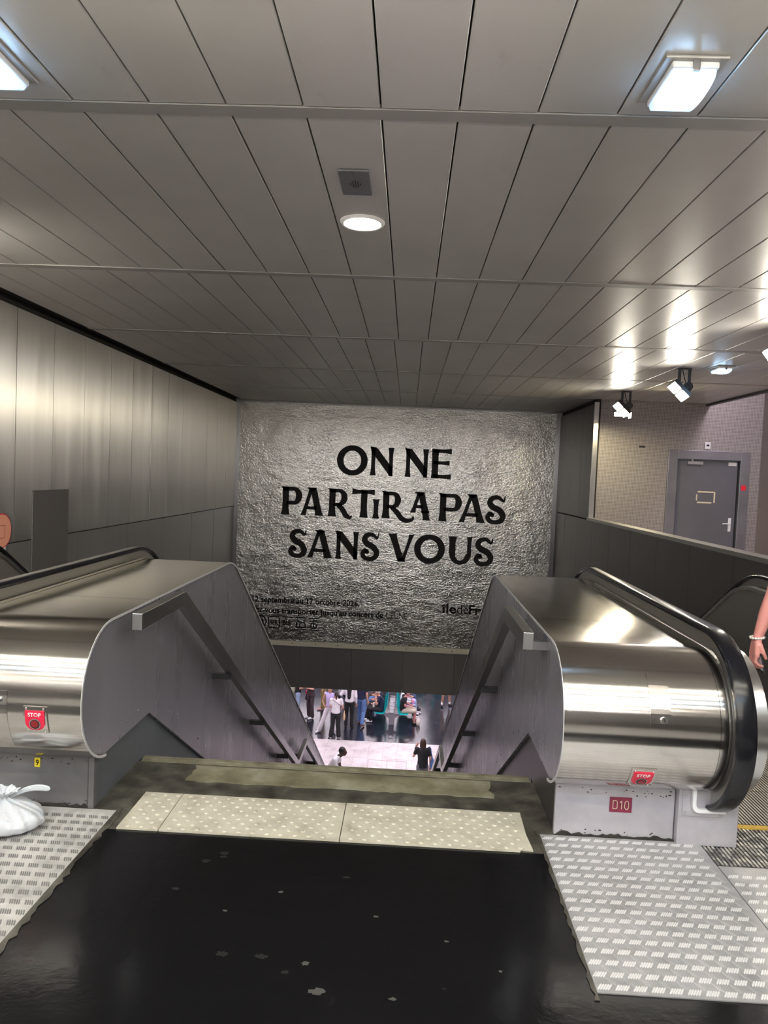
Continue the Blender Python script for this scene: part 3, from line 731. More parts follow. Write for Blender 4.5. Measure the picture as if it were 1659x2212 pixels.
# checker plates on the landing
def checker(name, x0, x1, y0, y1, label, mat, hi, seed, ang=1.0):
    rnd = random.Random(seed)
    bm = bmesh.new(); box(bm, x0, x1, y0, y1, -0.004, 0.0)
    px_, py_ = 0.057, 0.061
    j = 0; y = y0+0.028
    while y < y1-0.02:
        for par in (0, 1):
            x = x0+0.03+(px_/2 if par else 0)
            while x < x1-0.02:
                a = ang if par == 0 else ang-PI/2
                mi = 1 if par == 0 else 2
                ca, sa = math.cos(a), math.sin(a)
                for q in range(5):
                    o_ = (q-2)*0.0082
                    cx_, cy_ = (x+o_, y+0.0) if par == 0 else (x-o_*0.3, y+py_/2+o_*0.8)
                    if not (x0+0.012 < cx_ < x1-0.012 and y0+0.012 < cy_ < y1-0.012): continue
                    L, W_ = (0.0190, 0.0030) if par == 0 else (0.0145, 0.0028)
                    base = [(-L, 0), (-L*.6, -W_), (L*.6, -W_), (L, 0), (L*.6, W_), (-L*.6, W_)]
                    vs = [bm.verts.new((cx_+u*ca-v*sa, cy_+u*sa+v*ca, 0.0)) for u, v in base]
                    tp = [bm.verts.new((cx_+u*ca*.8-v*sa*.5, cy_+u*sa*.8+v*ca*.5, 0.0018 if par == 0 else 0.0007)) for u, v in base]
                    f = bm.faces.new(tp); f.material_index = mi
                    for i in range(6):
                        f = bm.faces.new((vs[i], vs[(i+1) % 6], tp[(i+1) % 6], tp[i])); f.material_index = mi
                x += px_
        y += py_; j += 1
    o = obj(name, bm, [mat, hi, mat]); tagobj(o, label, 'floor plate'); return o
checker('checker_plate', 0.665, 1.382, 2.285, 3.322, 'worn aluminium tread plate in front of the D10 base panel', M['checker'], M['barhi'], 1)
checker('checker_plate', 1.386, 2.75, 2.285, 3.125, 'tread plate at the right edge in front of the escalator comb', M['checker'], M['barhi'], 2)
checker('checker_plate', -2.02, -1.285, 2.30, 3.318, 'dirty tread plate under the white bag on the left', M['checker2'], M['barlo'], 3, ang=1.95)
checker('checker_plate', -3.4, -2.024, 2.30, 3.125, 'tread plate left of the white bag, out of frame', M['checker2'], M['barlo'], 4, ang=1.95)

# tactile strip
t = root('tactile_strip', (-0.31, 3.33, 0), 'cream tactile warning strip with raised studs before the stairs', 'tactile paving')
cuts = [-1.222, -1.035, -0.235, 0.604]
for a, b in zip(cuts, cuts[1:]):
    bm = bmesh.new()
    if b > 0.6:
        prism_z(bm, [(a+0.002, 3.15), (0.55, 3.148), (0.56, 3.165), (b+0.005, 3.16), (b-0.004, 3.30), (b, 3.52), (a+0.002, 3.52)], -0.003, 0.004)
    else: box(bm, a+0.002, b-0.002, 3.15, 3.52, -0.003, 0.004)
    for j in range(9):
        yy = 3.172+j*0.0405
        x = math.ceil((a-0.03)/0.062)*0.062 + (0.031 if j % 2 else 0)
        while x < b-0.016:
            if x > a+0.018:
                n = 10; rings = []
                for r_, h_ in ((0.0125, 0.004), (0.010, 0.0075), (0.006, 0.009)):
                    rings.append([bm.verts.new((x+r_*math.cos(2*PI*i/n), yy+r_*math.sin(2*PI*i/n), h_)) for i in range(n)])
                for p_, q_ in zip(rings, rings[1:]):
                    for i in range(n): bm.faces.new((p_[i], p_[(i+1) % n], q_[(i+1) % n], q_[i]))
                bm.faces.new(rings[-1])
            x += 0.062
    obj('studded_tile', bm, M['tactile'], t)

# paint blots and scuffs on the black floor
rnd = random.Random(5)
def blot(cx_, cy_, r, mat, stretch=1.0, z=-0.0035, h=0.0006):
    bm = bmesh.new(); pts = []
    for i in range(18):
        a = 2*PI*i/18; q = r*rnd.uniform(0.6, 1.1); pts.append((cx_+q*stretch*math.cos(a), cy_+q*math.sin(a)))
    prism_z(bm, pts, z, z+h); return bm
gum = plain('gum_grey', (0.05, 0.048, 0.045), 0.5); gum2 = plain('gum_dark', (0.010, 0.010, 0.010), 0.4)
for (xx, yy, r, st_, m_) in ((-0.215, 2.21, 0.018, 1.6, gum), (-0.27, 2.34, 0.012, 1.2, gum), (-0.33, 2.29, 0.010, 1.6, gum2), (-0.55, 2.36, 0.016, 1.5, gum2), (-0.42, 2.36, 0.014, 1.6, gum2), (-0.05, 2.62, 0.007, 1.6, gum), (-0.60, 2.60, 0.007, 1.4, gum), (-0.18, 2.87, 0.010, 1.5, gum2), (-0.42, 2.74, 0.008, 1.4, gum), (-0.7, 3.0, 0.014, 1.6, gum2), (-0.76, 2.93, 0.014, 1.5, gum2), (-0.7, 2.97, 0.012, 1.7, gum2), (-0.82, 2.72, 0.012, 1.6, gum2), (0.2, 2.5, 0.006, 1.5, gum), (0.37, 2.36, 0.006, 1.2, gum), (0.02, 2.2, 0.008, 1.8, gum)):
    o = obj('chewing_gum_spot', blot(xx, yy, r, None, st_), m_)
    tagobj(o, 'flattened chewing gum or paint spot on the black floor', 'gum spot', 'flattened spots on the black floor')

# ------------------------------------------------------------------ poster
YF = YP-0.012
post = root('poster', (-0.3, YF, 0.5), 'huge crumpled silver poster with black lettering on the end wall', 'poster')
bm = bmesh.new(); nxx, nzz = 70, 52
g = [[bm.verts.new((-3.72+6.83*i/nxx, YF - 0.004*math.sin(i*1.7+j*0.9)*math.sin(i*0.31)*math.cos(j*0.47), -2.12+5.19*j/nzz)) for j in range(nzz+1)] for i in range(nxx+1)]
for i in range(nxx):
    for j in range(nzz): bm.faces.new((g[i][j], g[i+1][j], g[i+1][j+1], g[i][j+1]))
obj('foil_sheet', bm, M['foil'], post, True)
YL = YF-0.010
def poly(bm, pts):
    prism_y(bm, pts, YL-0.003, YL)
def stemv(bm, x, z0, z1, w_, fl=0.35, f0=True, f1=True):
    n = 8; L = []; R_ = []
    for i in range(n+1):
        t_ = i/n; e = 0
        if f0 and t_ < 0.3: e = max(e, (1-t_/0.3)**1.6)
        if f1 and t_ > 0.7: e = max(e, ((t_-0.7)/0.3)**1.6)
        hw = w_/2*(1+fl*e); z = z0+(z1-z0)*t_; L.append((x-hw, z)); R_.append((x+hw, z))
    poly(bm, L+R_[::-1])
def slant(bm, xa, za, xb, zb, w_, fl=0.3, f0=True, f1=True):
    n = 8; d = Vector((xb-xa, zb-za)).normalized(); L = []; R_ = []
    for i in range(n+1):
        t_ = i/n; e = 0
        if f0 and t_ < 0.3: e = (1-t_/0.3)**1.6
        if f1 and t_ > 0.7: e = ((t_-0.7)/0.3)**1.6
        hw = w_/2*(1+fl*e)/max(0.3, abs(d.y)); x = xa+(xb-xa)*t_; z = za+(zb-za)*t_; L.append((x-hw, z)); R_.append((x+hw, z))
    poly(bm, L+R_[::-1])
def bar(bm, x0, x1, z, w_, fl=0.5, left=False):
    n = 6; T = []; B = []
    for i in range(n+1):
        t_ = i/n; e = max(0, (t_-0.55)/0.45)**1.8
        if left: e = max(e, max(0, (0.45-t_)/0.45)**1.8)
        hw = w_/2*(1+fl*e); x = x0+(x1-x0)*t_; T.append((x, z+hw)); B.append((x, z-hw))
    poly(bm, T+B[::-1])
def stroke(bm, pts, ws):
    """smooth variable-width stroke through pts"""
    P_ = []; n = len(pts)
    for i in range(n-1):
        p0 = Vector(pts[max(0, i-1)]); p1 = Vector(pts[i]); p2 = Vector(pts[i+1]); p3 = Vector(pts[min(n-1, i+2)])
        for k in range(8):
            t_ = k/8
            q = 0.5*((2*p1)+(p2-p0)*t_+(2*p0-5*p1+4*p2-p3)*t_*t_+(-p0+3*p1-3*p2+p3)*t_**3)
            P_.append((q, ws[i]+(ws[i+1]-ws[i])*t_))
    P_.append((Vector(pts[-1]), ws[-1]))
    L = []; R_ = []
    for i, (q, w_) in enumerate(P_):
        a = P_[max(0, i-1)][0]; b = P_[min(len(P_)-1, i+1)][0]; d = (b-a).normalized(); nn = Vector((-d.y, d.x))
        L.append(q+nn*w_/2); R_.append(q-nn*w_/2)
    for i in range(len(L)-1):
        poly(bm, [L[i], L[i+1], R_[i+1], R_[i]])
def ringp(bm, cx_, cz_, rx, rz, t_x, t_z, a0=0, a1=360, n=40):
    for i in range(n):
        a = math.radians(a0+(a1-a0)*i/n); b = math.radians(a0+(a1-a0)*(i+1)/n)
        poly(bm, [(cx_+rx*math.cos(a), cz_+rz*math.sin(a)), (cx_+rx*math.cos(b), cz_+rz*math.sin(b)), (cx_+(rx-t_x)*math.cos(b), cz_+(rz-t_z)*math.sin(b)), (cx_+(rx-t_x)*math.cos(a), cz_+(rz-t_z)*math.sin(a))])
SW = 0.135
def gO(bm, x0, x1, z0, z1): ringp(bm, (x0+x1)/2, (z0+z1)/2, (x1-x0)/2, (z1-z0)/2, SW*1.05, SW*0.85)
def gN(bm, x0, x1, z0, z1):
    stemv(bm, x0+0.055, z0, z1, 0.085, 0.5, True, False); stemv(bm, x1-0.055, z0, z1, 0.085, 0.5, False, True)
    zt = z1+0.0
    poly(bm, [(x0-0.015, z1+0.01), (x0+0.115, z1-0.005), (x1-0.03, z0+0.0), (x1-0.01, z0), (x1-0.012, z0+0.17), (x0+0.125, z1-0.04)][:0] or [(x0-0.02, z1+0.012), (x0+0.13, z1-0.01), (x1-0.012, z0+0.16), (x1-0.012, z0-0.005), (x1-0.075, z0), (x0+0.012, z1-0.10)])
def gE(bm, x0, x1, z0, z1):
    stemv(bm, x0+0.09, z0, z1, SW, 0.15)
    bar(bm, x0+0.05, x1, z1-0.038, 0.078, 0.55); bar(bm, x0+0.05, x1-0.04, (z0+z1)/2+0.02, 0.07, 0.5); bar(bm, x0+0.05, x1, z0+0.038, 0.078, 0.55)
def gP(bm, x0, x1, z0, z1):
    stemv(bm, x0+0.08, z0, z1, SW, 0.35, True, False)
    zm = z0+(z1-z0)*0.36; cz_ = (zm+z1)/2; rz = (z1-zm)/2; cx_ = x1-rz*0.95
    poly(bm, [(x0-0.02, z1+0.01), (x0+0.1, z1), (cx_, z1), (cx_, z1-0.085), (x0+0.04, z1-0.085)]); bar(bm, x0+0.1, cx_, zm+0.04, 0.08, 0)
    ringp(bm, cx_, cz_, rz*0.95, rz, SW*1.0, 0.083, -90, 90, 20)
def gA(bm, x0, x1, z0, z1, w0=0.10, bz=0.27):
    xa = (x0+x1)/2
    slant(bm, x0+0.06, z0, xa-0.015, z1, 0.075, 0.55, True, False); slant(bm, x1-0.075, z0, xa+0.02, z1, SW, 0.30, True, False)
    poly(bm, [(xa-0.12, z1+0.005), (xa+0.085, z1+0.005), (xa+0.06, z1-0.07), (xa-0.04, z1-0.07)])
    z = z0+(z1-z0)*bz; bar(bm, x0+0.13, x1-0.14, z, 0.07, 0)
def gR(bm, x0, x1, z0, z1, swash=False):
    h = z1-z0; stemv(bm, x0+0.08, z0, z1, SW, 0.35, True, False)
    zm = z0+h*0.38; cz_ = (zm+z1)/2; rz = (z1-zm)/2; cx_ = x0+0.225
    poly(bm, [(x0-0.02, z1+0.01), (x0+0.1, z1), (cx_, z1), (cx_, z1-0.08), (x0+0.04, z1-0.08)]); bar(bm, x0+0.1, cx_, zm+0.035, 0.07, 0)
    ringp(bm, cx_, cz_, rz*0.98, rz, SW*0.98, 0.078, -90, 90, 20)
    if swash: stroke(bm, [(x0+0.20, zm+0.03), (x0+0.32, z0+0.14), (x0+0.43, z0+0.01), (x0+0.55, z0-0.035), (x0+0.66, z0+0.0), (x0+0.685, z0+0.07)], [0.09, 0.115, 0.11, 0.095, 0.07, 0.02])
    else: stroke(bm, [(x0+0.20, zm+0.03), (x0+0.30, z0+0.17), (x0+0.38, z0+0.04), (x0+0.47, z0-0.01), (x1+0.0, z0+0.035)], [0.09, 0.115, 0.11, 0.075, 0.02])
def gT(bm, x0, x1, z0, z1):
    stemv(bm, (x0+x1)/2+0.02, z0, z1, SW, 0.35, True, False); bar(bm, x0, x1, z1-0.04, 0.075, 0.7, True)
def gI(bm, x0, x1, z0, z1): stemv(bm, (x0+x1)/2, z0, z1, 0.10, 0.5)
def gS(bm, x0, x1, z0, z1):
    w_ = x1-x0; h = z1-z0; q = lambda u, v: (x0+u*w_, z0+v*h)
    stroke(bm, [q(0.93, 0.97), q(0.86, 0.80), q(0.60, 0.92), q(0.30, 0.88), q(0.20, 0.72), q(0.36, 0.58), q(0.66, 0.48), q(0.85, 0.30), q(0.78, 0.13), q(0.52, 0.055), q(0.24, 0.09), q(0.12, 0.22), q(0.22, 0.36), q(0.38, 0.33)],
           [0.015, 0.05, 0.085, 0.105, 0.12, 0.13, 0.13, 0.125, 0.11, 0.09, 0.095, 0.10, 0.08, 0.05])
    ellip = [(x0+0.33*w_+0.05*math.cos(2*PI*i/16), z0+0.30*h+0.045*math.sin(2*PI*i/16)) for i in range(16)]
    poly(bm, ellip)
def gV(bm, x0, x1, z0, z1):
    xb = (x0+x1)/2+0.02
    slant(bm, xb-0.01, z0, x0+0.08, z1, SW, 0.25, False, True); slant(bm, xb+0.02, z0, x1-0.05, z1, 0.07, 0.55, False, True)
    poly(bm, [(xb-0.085, z0-0.005), (xb+0.085, z0-0.005), (xb+0.06, z0+0.08), (xb-0.05, z0+0.08)])
def gU(bm, x0, x1, z0, z1):
    r = (x1-x0-0.05)/2; cx_ = (x0+x1)/2
    stemv(bm, cx_-r+0.06, z0+r*0.95, z1, SW, 0.35, False, True); stemv(bm, cx_+r-0.045, z0+r*0.95, z1, 0.085, 0.5, False, True)
    ringp(bm, cx_, z0+r, r, r, SW*0.9, 0.085, 180, 360, 22)
def word(name, letters, par=post):
    bm = bmesh.new()
    for fn, a in letters: fn(bm, *a)
    return obj(name, bm, M['ink'], par)
ti, bi = 2.205, 1.595
word('headline_lettering', [(gO, (-1.58, -0.912, 1.57, 2.225)), (gN, (-0.846, -0.352, bi, ti)), (gN, (-0.09, 0.40, bi, ti)), (gE, (0.46, 0.90, bi-0.005, ti+.01))])
ti, bi = 1.268, 0.665
word('headline_lettering', [(gP, (-2.75, -2.31, bi, ti)), (gA, (-2.335, -1.85, bi, ti)), (gR, (-1.727, -1.215, bi, ti)), (gT, (-1.22, -0.73, bi, ti)), (gI, (-0.775, -0.605, bi, ti-0.19)),
    (gR, (-0.555, -0.06, bi+0.01, ti-0.01, True)), (gA, (0.05, 0.465, bi+0.16, ti, 0.10, 0.30)), (gP, (0.68, 1.165, bi, ti)), (gA, (1.115, 1.665, bi, ti)), (gS, (1.68, 2.125, bi-0.01, ti+0.01))])
bm = bmesh.new(); slant(bm, 0.415, bi, 0.375, bi+0.20, SW, 0.3, True, False); obj('headline_lettering', bm, M['ink'], post)
ti, bi = 0.345, -0.255
word('headline_lettering', [(gS, (-2.575, -2.165, bi-0.015, ti+0.015)), (gA, (-2.155, -1.62, bi, ti)), (gN, (-1.53, -1.045, bi, ti)), (gS, (-0.99, -0.58, bi-0.01, ti+0.01)), (gV, (-0.385, 0.165, bi, ti)),
    (gO, (0.175, 0.845, bi-0.02, ti+0.02)), (gU, (0.92, 1.44, bi-0.01, ti)), (gS, (1.475, 1.90, bi-0.01, ti+0.01))])
cap = obj('caption_lettering', text_bm('12 septembre au 17 octobre 2026,', -3.325, -1.285, 0.125, 2.36, YL, 0.018), M['ink2'], post)
obj('caption_lettering', text_bm('Du', -3.62, -1.285, 0.125, 0.22, YL, 0.018), M['ink2'], post)
obj('caption_lettering', text_bm('sez-vous transporter jusqu\u2019au concert de', -3.315, -1.515, 0.125, 2.88, YL, 0.018), M['ink2'], post)
obj('caption_lettering', text_bm('Lais', -3.66, -1.515, 0.125, 0.32, YL, 0.018), M['ink2'], post)
obj('caption_lettering', text_bm('C\u00c9L\u0131NE', -0.378, -1.52, 0.14, 0.47, YL, 0.0), M['ink2'], post)
obj('logo_lettering', text_bm('\u00eele', 0.825, -1.335, 0.19, 0.33, YL, 0.018), M['ink2'], post)
obj('logo_lettering', text_bm('de', 1.17, -1.335, 0.19, 0.25, YL, 0.0), M['ink2'], post)
obj('logo_lettering', text_bm('France', 1.43, -1.335, 0.19, 0.80, YL, 0.022), M['ink2'], post)
def lineart(bm, pts, r=0.010, close=False):
    if close: pts = pts+[pts[0]]
    for a, b in zip(pts, pts[1:]): cyl(bm, (a[0], YL-0.001, a[1]), (b[0], YL-0.001, b[1]), r, 6)
def circ(cx_, cz_, r, n=22): return [(cx_+r*math.cos(2*PI*i/n), cz_+r*math.sin(2*PI*i/n)) for i in range(n)]
bm = bmesh.new(); lineart(bm, circ(-3.13, -1.72, 0.125), 0.012, True); lineart(bm, [(-3.19, -1.78), (-3.17, -1.66), (-3.13, -1.75), (-3.09, -1.66), (-3.07, -1.78)], 0.012); obj('metro_symbol', bm, M['ink2'], post)
bm = bmesh.new(); rr_ = [(-2.93, -1.60), (-2.74, -1.60), (-2.715, -1.625), (-2.715, -1.825), (-2.74, -1.85), (-2.93, -1.85), (-2.955, -1.825), (-2.955, -1.625)]
lineart(bm, rr_, 0.011, True); o = obj('rer_symbol', bm, M['ink2'], post)
obj('symbol_lettering', text_bm('RER', -2.925, -1.775, 0.10, 0.18, YL, 0.015), M['ink2'], post)
obj('symbol_lettering', text_bm('BUS', -2.625, -1.775, 0.10, 0.18, YL, 0.02), M['ink2'], post)
for xx in (-2.65, -2.36, -2.07):
    bm = bmesh.new(); lineart(bm, [(xx, -1.60), (xx+0.24, -1.60)], 0.009); lineart(bm, [(xx, -1.86), (xx+0.24, -1.86)], 0.009); obj('symbol_rule', bm, M['ink2'], post)
bm = bmesh.new(); lineart(bm, [(-2.34, -1.81), (-2.14, -1.81), (-2.14, -1.76), (-2.17, -1.69), (-2.33, -1.69)], 0.012, True); lineart(bm, [(-2.26, -1.69), (-2.26, -1.81)], 0.009); lineart(bm, [(-2.32, -1.63), (-2.28, -1.69)], 0.008); obj('tram_symbol', bm, M['ink2'], post)
bm = bmesh.new(); lineart(bm, [(-2.01, -1.72), (-1.90, -1.72), (-1.89, -1.79), (-1.92, -1.82), (-2.0, -1.82), (-2.02, -1.79)], 0.012, True); lineart(bm, [(-1.955, -1.82), (-1.955, -1.65)], 0.009); lineart(bm, [(-2.03, -1.665), (-1.88, -1.64)], 0.008); obj('cable_car_symbol', bm, M['ink2'], post)

# ------------------------------------------------------------------ things on the walls
t = root('hatch_cover', (XL, 7.75, 0.2), 'plain dark grey hatch plate screwed to the left wall', 'hatch')
obj('plate', bx(XL+0.004, XL+0.016, 7.36, 8.14, 0.2, 1.30), plain('hatch_grey', (0.13, 0.12, 0.118), 0.5, 0.3), t)
bm = bmesh.new()
for yy, zz in ((7.39, 1.27), (7.9, 1.27), (8.11, 1.27), (7.39, 0.85), (8.11, 0.85), (7.39, 0.4), (8.11, 0.4)):
    bm = bmesh.new(); ellipsoid(bm, (XL+0.016, yy, zz), (0.004, 0.008, 0.008), None, 8, 6); obj('screw', bm, M['chrome'], t, True)
t = root('warning_sign', (XL, 6.83, 0.92), 'round peach warning sign with red rim at the left edge', 'sign')
bm = bmesh.new(); cyl(bm, (XL+0.002, 6.80, 0.93), (XL+0.012, 6.80, 0.93), 0.165, 40); obj('rim', bm, M['red'], t)
bm = bmesh.new(); cyl(bm, (XL+0.012, 6.80, 0.93), (XL+0.014, 6.80, 0.93), 0.155, 40); obj('face', bm, plain('peach', (0.85, 0.36, 0.24), 0.5), t)
bm = bmesh.new(); prism_x(bm, [(6.70, 0.80), (6.88, 0.82), (6.87, 0.73), (6.84, 0.66), (6.72, 0.62)], XL+0.003, XL+0.010); obj('torn_flap', bm, M['white'], t)
bm = bmesh.new(); box(bm, XL+0.014, XL+0.0148, 6.74, 6.85, 0.86, 0.864); box(bm, XL+0.014, XL+0.0148, 6.846, 6.85, 0.86, 0.98); box(bm, XL+0.014, XL+0.0148, 6.74, 6.85, 0.98, 0.984); obj('pictogram', bm, M['darkred'], t)
# door at the end of the corridor
t = root('door_1', (5.31, 13.4, 0), None, None); t['kind'] = 'structure'
bm = bmesh.new()
for a in ((4.59, 4.76, 0, 2.28), (5.86, 6.03, 0, 2.28), (4.76, 5.86, 2.12, 2.28)): box(bm, a[0], a[1], 13.36, 13.5, a[2], a[3])
obj('door_frame', bm, M['door_frame'], t, bevel=0.006)
lf = obj('door_leaf', bx(4.775, 5.845, 13.44, 13.49, 0.005, 2.105), M['door'], t, bevel=0.003)
bm = bmesh.new(); box(bm, 4.95, 5.22, 13.40, 13.44, 2.03, 2.085); box(bm, 5.0, 5.03, 13.37, 13.40, 2.085, 2.13); box(bm, 4.97, 5.20, 13.37, 13.385, 2.12, 2.135); obj('door_closer', bm, M['rail'], lf)
obj('notice_label', bx(5.68, 5.82, 13.434, 13.441, 2.03, 2.09), M['white'], lf)
bm = bmesh.new(); box(bm, 5.735, 5.785, 13.43, 13.441, 0.86, 1.10); cyl(bm, (5.76, 13.43, 1.0), (5.76, 13.385, 1.0), 0.011, 12); cyl(bm, (5.76, 13.385, 1.0), (5.62, 13.385, 0.995), 0.010, 12); obj('handle', bm, M['plastic'], lf, bevel=0.003)
for zz in (0.9, 1.82): bm = bmesh.new(); cyl(bm, (4.768, 13.425, zz-0.06), (4.768, 13.425, zz+0.06), 0.012, 10); obj('hinge', bm, M['rail'], lf)
bm = bmesh.new()
for x0, x1, z0, z1 in ((5.17, 5.46, 1.535, 1.56), (5.165, 5.42, 1.345, 1.37), (5.455, 5.48, 1.36, 1.55), (5.145, 5.165, 1.39, 1.50)): box(bm, x0, x1, 13.436, 13.441, z0, z1)
obj('tape_outline', bm, M['tape'], lf)
obj('red_sticker', bx(5.89, 5.97, 13.352, 13.361, 1.60, 1.69), plain('signal_red', (0.8, 0.02, 0.04), 0.4), t)
t = root('wall_switch', (5.27, 13.4, 2.36), 'small white wall box above the grey door', 'switch')
obj('case', bx(5.22, 5.32, 13.37, 13.4, 2.31, 2.43), M['plastic'], t, bevel=0.005); obj('slot', bx(5.245, 5.295, 13.366, 13.371, 2.36, 2.39), M['black'], t)
o = obj('wall_sensor', bx(4.07, 4.18, 13.385, 13.4, 2.29, 2.325), M['black_paint']); tagobj(o, 'tiny dark sensor box high on the perforated wall', 'sensor')
# ------------------------------------------------------------------ people
def capsule(bm, p0, r0, p1, r1, flat=1.0, n=12):
    """tapered limb with rounded ends"""
    p0, p1 = Vector(p0), Vector(p1); d = (p1-p0); L = d.length
    if L < 1e-6: d = Vector((0, 0, 1)); L = 1e-6
    d = d.normalized(); u = Vector((1, 0, 0)) if abs(d.x) < 0.8 else Vector((0, 1, 0))
    u = (u - d*u.dot(d)).normalized(); v = d.cross(u)
    rings = []
    st = [(-1, 0.0), (-0.87, 0.5), (-0.5, 0.87), (0, 1)]
    for s, k in st[1:]: rings.append((p0+d*(s*r0), r0*k))
    rings.append(((p0+p1)/2, (r0+r1)/2))
    for s, k in ((0, 1), (0.5, 0.87), (0.87, 0.5)): rings.append((p1+d*(s*r1), r1*k))
    R_ = [[bm.verts.new(c+r*(math.cos(2*PI*i/n)*u+flat*math.sin(2*PI*i/n)*v)) for i in range(n)] for c, r in rings]
    for a, b in zip(R_, R_[1:]):
        for i in range(n): bm.faces.new((a[i], a[(i+1) % n], b[(i+1) % n], b[i]))
    bm.faces.new(R_[0][::-1]); bm.faces.new(R_[-1])
def loft(bm, rings, n=18):
    """rings of (centre, rx, ry) with horizontal-ish ellipses"""
    R_ = [[bm.verts.new(Vector(c)+Vector((rx*math.cos(2*PI*i/n), ry*math.sin(2*PI*i/n), 0))) for i in range(n)] for c, rx, ry in rings]
    for a, b in zip(R_, R_[1:]):
        for i in range(n): bm.faces.new((a[i], a[(i+1) % n], b[(i+1) % n], b[i]))
    bm.faces.new(R_[0][::-1]); bm.faces.new(R_[-1])
def remeshed(name, bm, voxel, mat, parent, smooth_it=2):
    bmesh.ops.recalc_face_normals(bm, faces=bm.faces[:])
    me = bpy.data.meshes.new('tmp'); bm.to_mesh(me); bm.free()
    o = bpy.data.objects.new('tmp', me); C.objects.link(o)
    r = o.modifiers.new('r', 'REMESH'); r.mode = 'VOXEL'; r.voxel_size = voxel
    s = o.modifiers.new('s', 'SMOOTH'); s.iterations = smooth_it; s.factor = 0.5
    dg = bpy.context.evaluated_depsgraph_get(); m2 = bpy.data.meshes.new_from_object(o.evaluated_get(dg))
    bpy.data.objects.remove(o); bpy.data.meshes.remove(me)
    m2.name = name; m2.materials.clear(); m2.materials.append(mat)
    for p in m2.polygons: p.use_smooth = True
    q = bpy.data.objects.new(name, m2); C.objects.link(q); q.parent = parent; return q
SK = {'light': plain('skin_light', (0.62, 0.33, 0.25), 0.5), 'tan': plain('skin_tan', (0.42, 0.22, 0.15), 0.5), 'dark': plain('skin_dark', (0.075, 0.035, 0.022), 0.5),
      'rosy': plain('skin_rosy', (0.60, 0.25, 0.22), 0.45)}
_cm = {}
def cloth(name, col):
    if name not in _cm: _cm[name] = plain(name, col, 0.8, 0, 0.12, 9, 0.1)
    return _cm[name]
CL = lambda n, c: cloth(n, c)
STAND = dict(pelvis=(0, 0, .95), waist=(0, 0, 1.10), chest=(0, 0, 1.30), neck=(0, 0, 1.46), head=(0, .015, 1.59),
    hipL=(-.09, 0, .90), hipR=(.09, 0, .90), kneeL=(-.10, .02, .49), kneeR=(.10, .02, .49), ankL=(-.10, -.02, .09), ankR=(.10, -.02, .09), toeL=(-.12, .13, .035), toeR=(.12, .13, .035),
    shL=(-.17, 0, 1.40), shR=(.17, 0, 1.40), elL=(-.22, -.02, 1.12), elR=(.22, -.02, 1.12), wrL=(-.23, .05, .88), wrR=(.23, .05, .88), haL=(-.23, .08, .80), haR=(.23, .08, .80))
SIT = dict(STAND, pelvis=(0, 0, .50), waist=(0, -.01, .66), chest=(0, .01, .86), neck=(0, .03, 1.02), head=(0, .06, 1.15),
    hipL=(-.09, .03, .49), hipR=(.09, .03, .49), kneeL=(-.10, .44, .50), kneeR=(.10, .44, .50), ankL=(-.09, .42, .09), ankR=(.09, .42, .09), toeL=(-.10, .57, .035), toeR=(.10, .57, .035),
    shL=(-.17, .01, .96), shR=(.17, .01, .96), elL=(-.21, .08, .70), elR=(.21, .08, .70), wrL=(-.10, .27, .66), wrR=(.10, .27, .66), haL=(-.05, .33, .66), haR=(.05, .33, .66))
FING = dict()
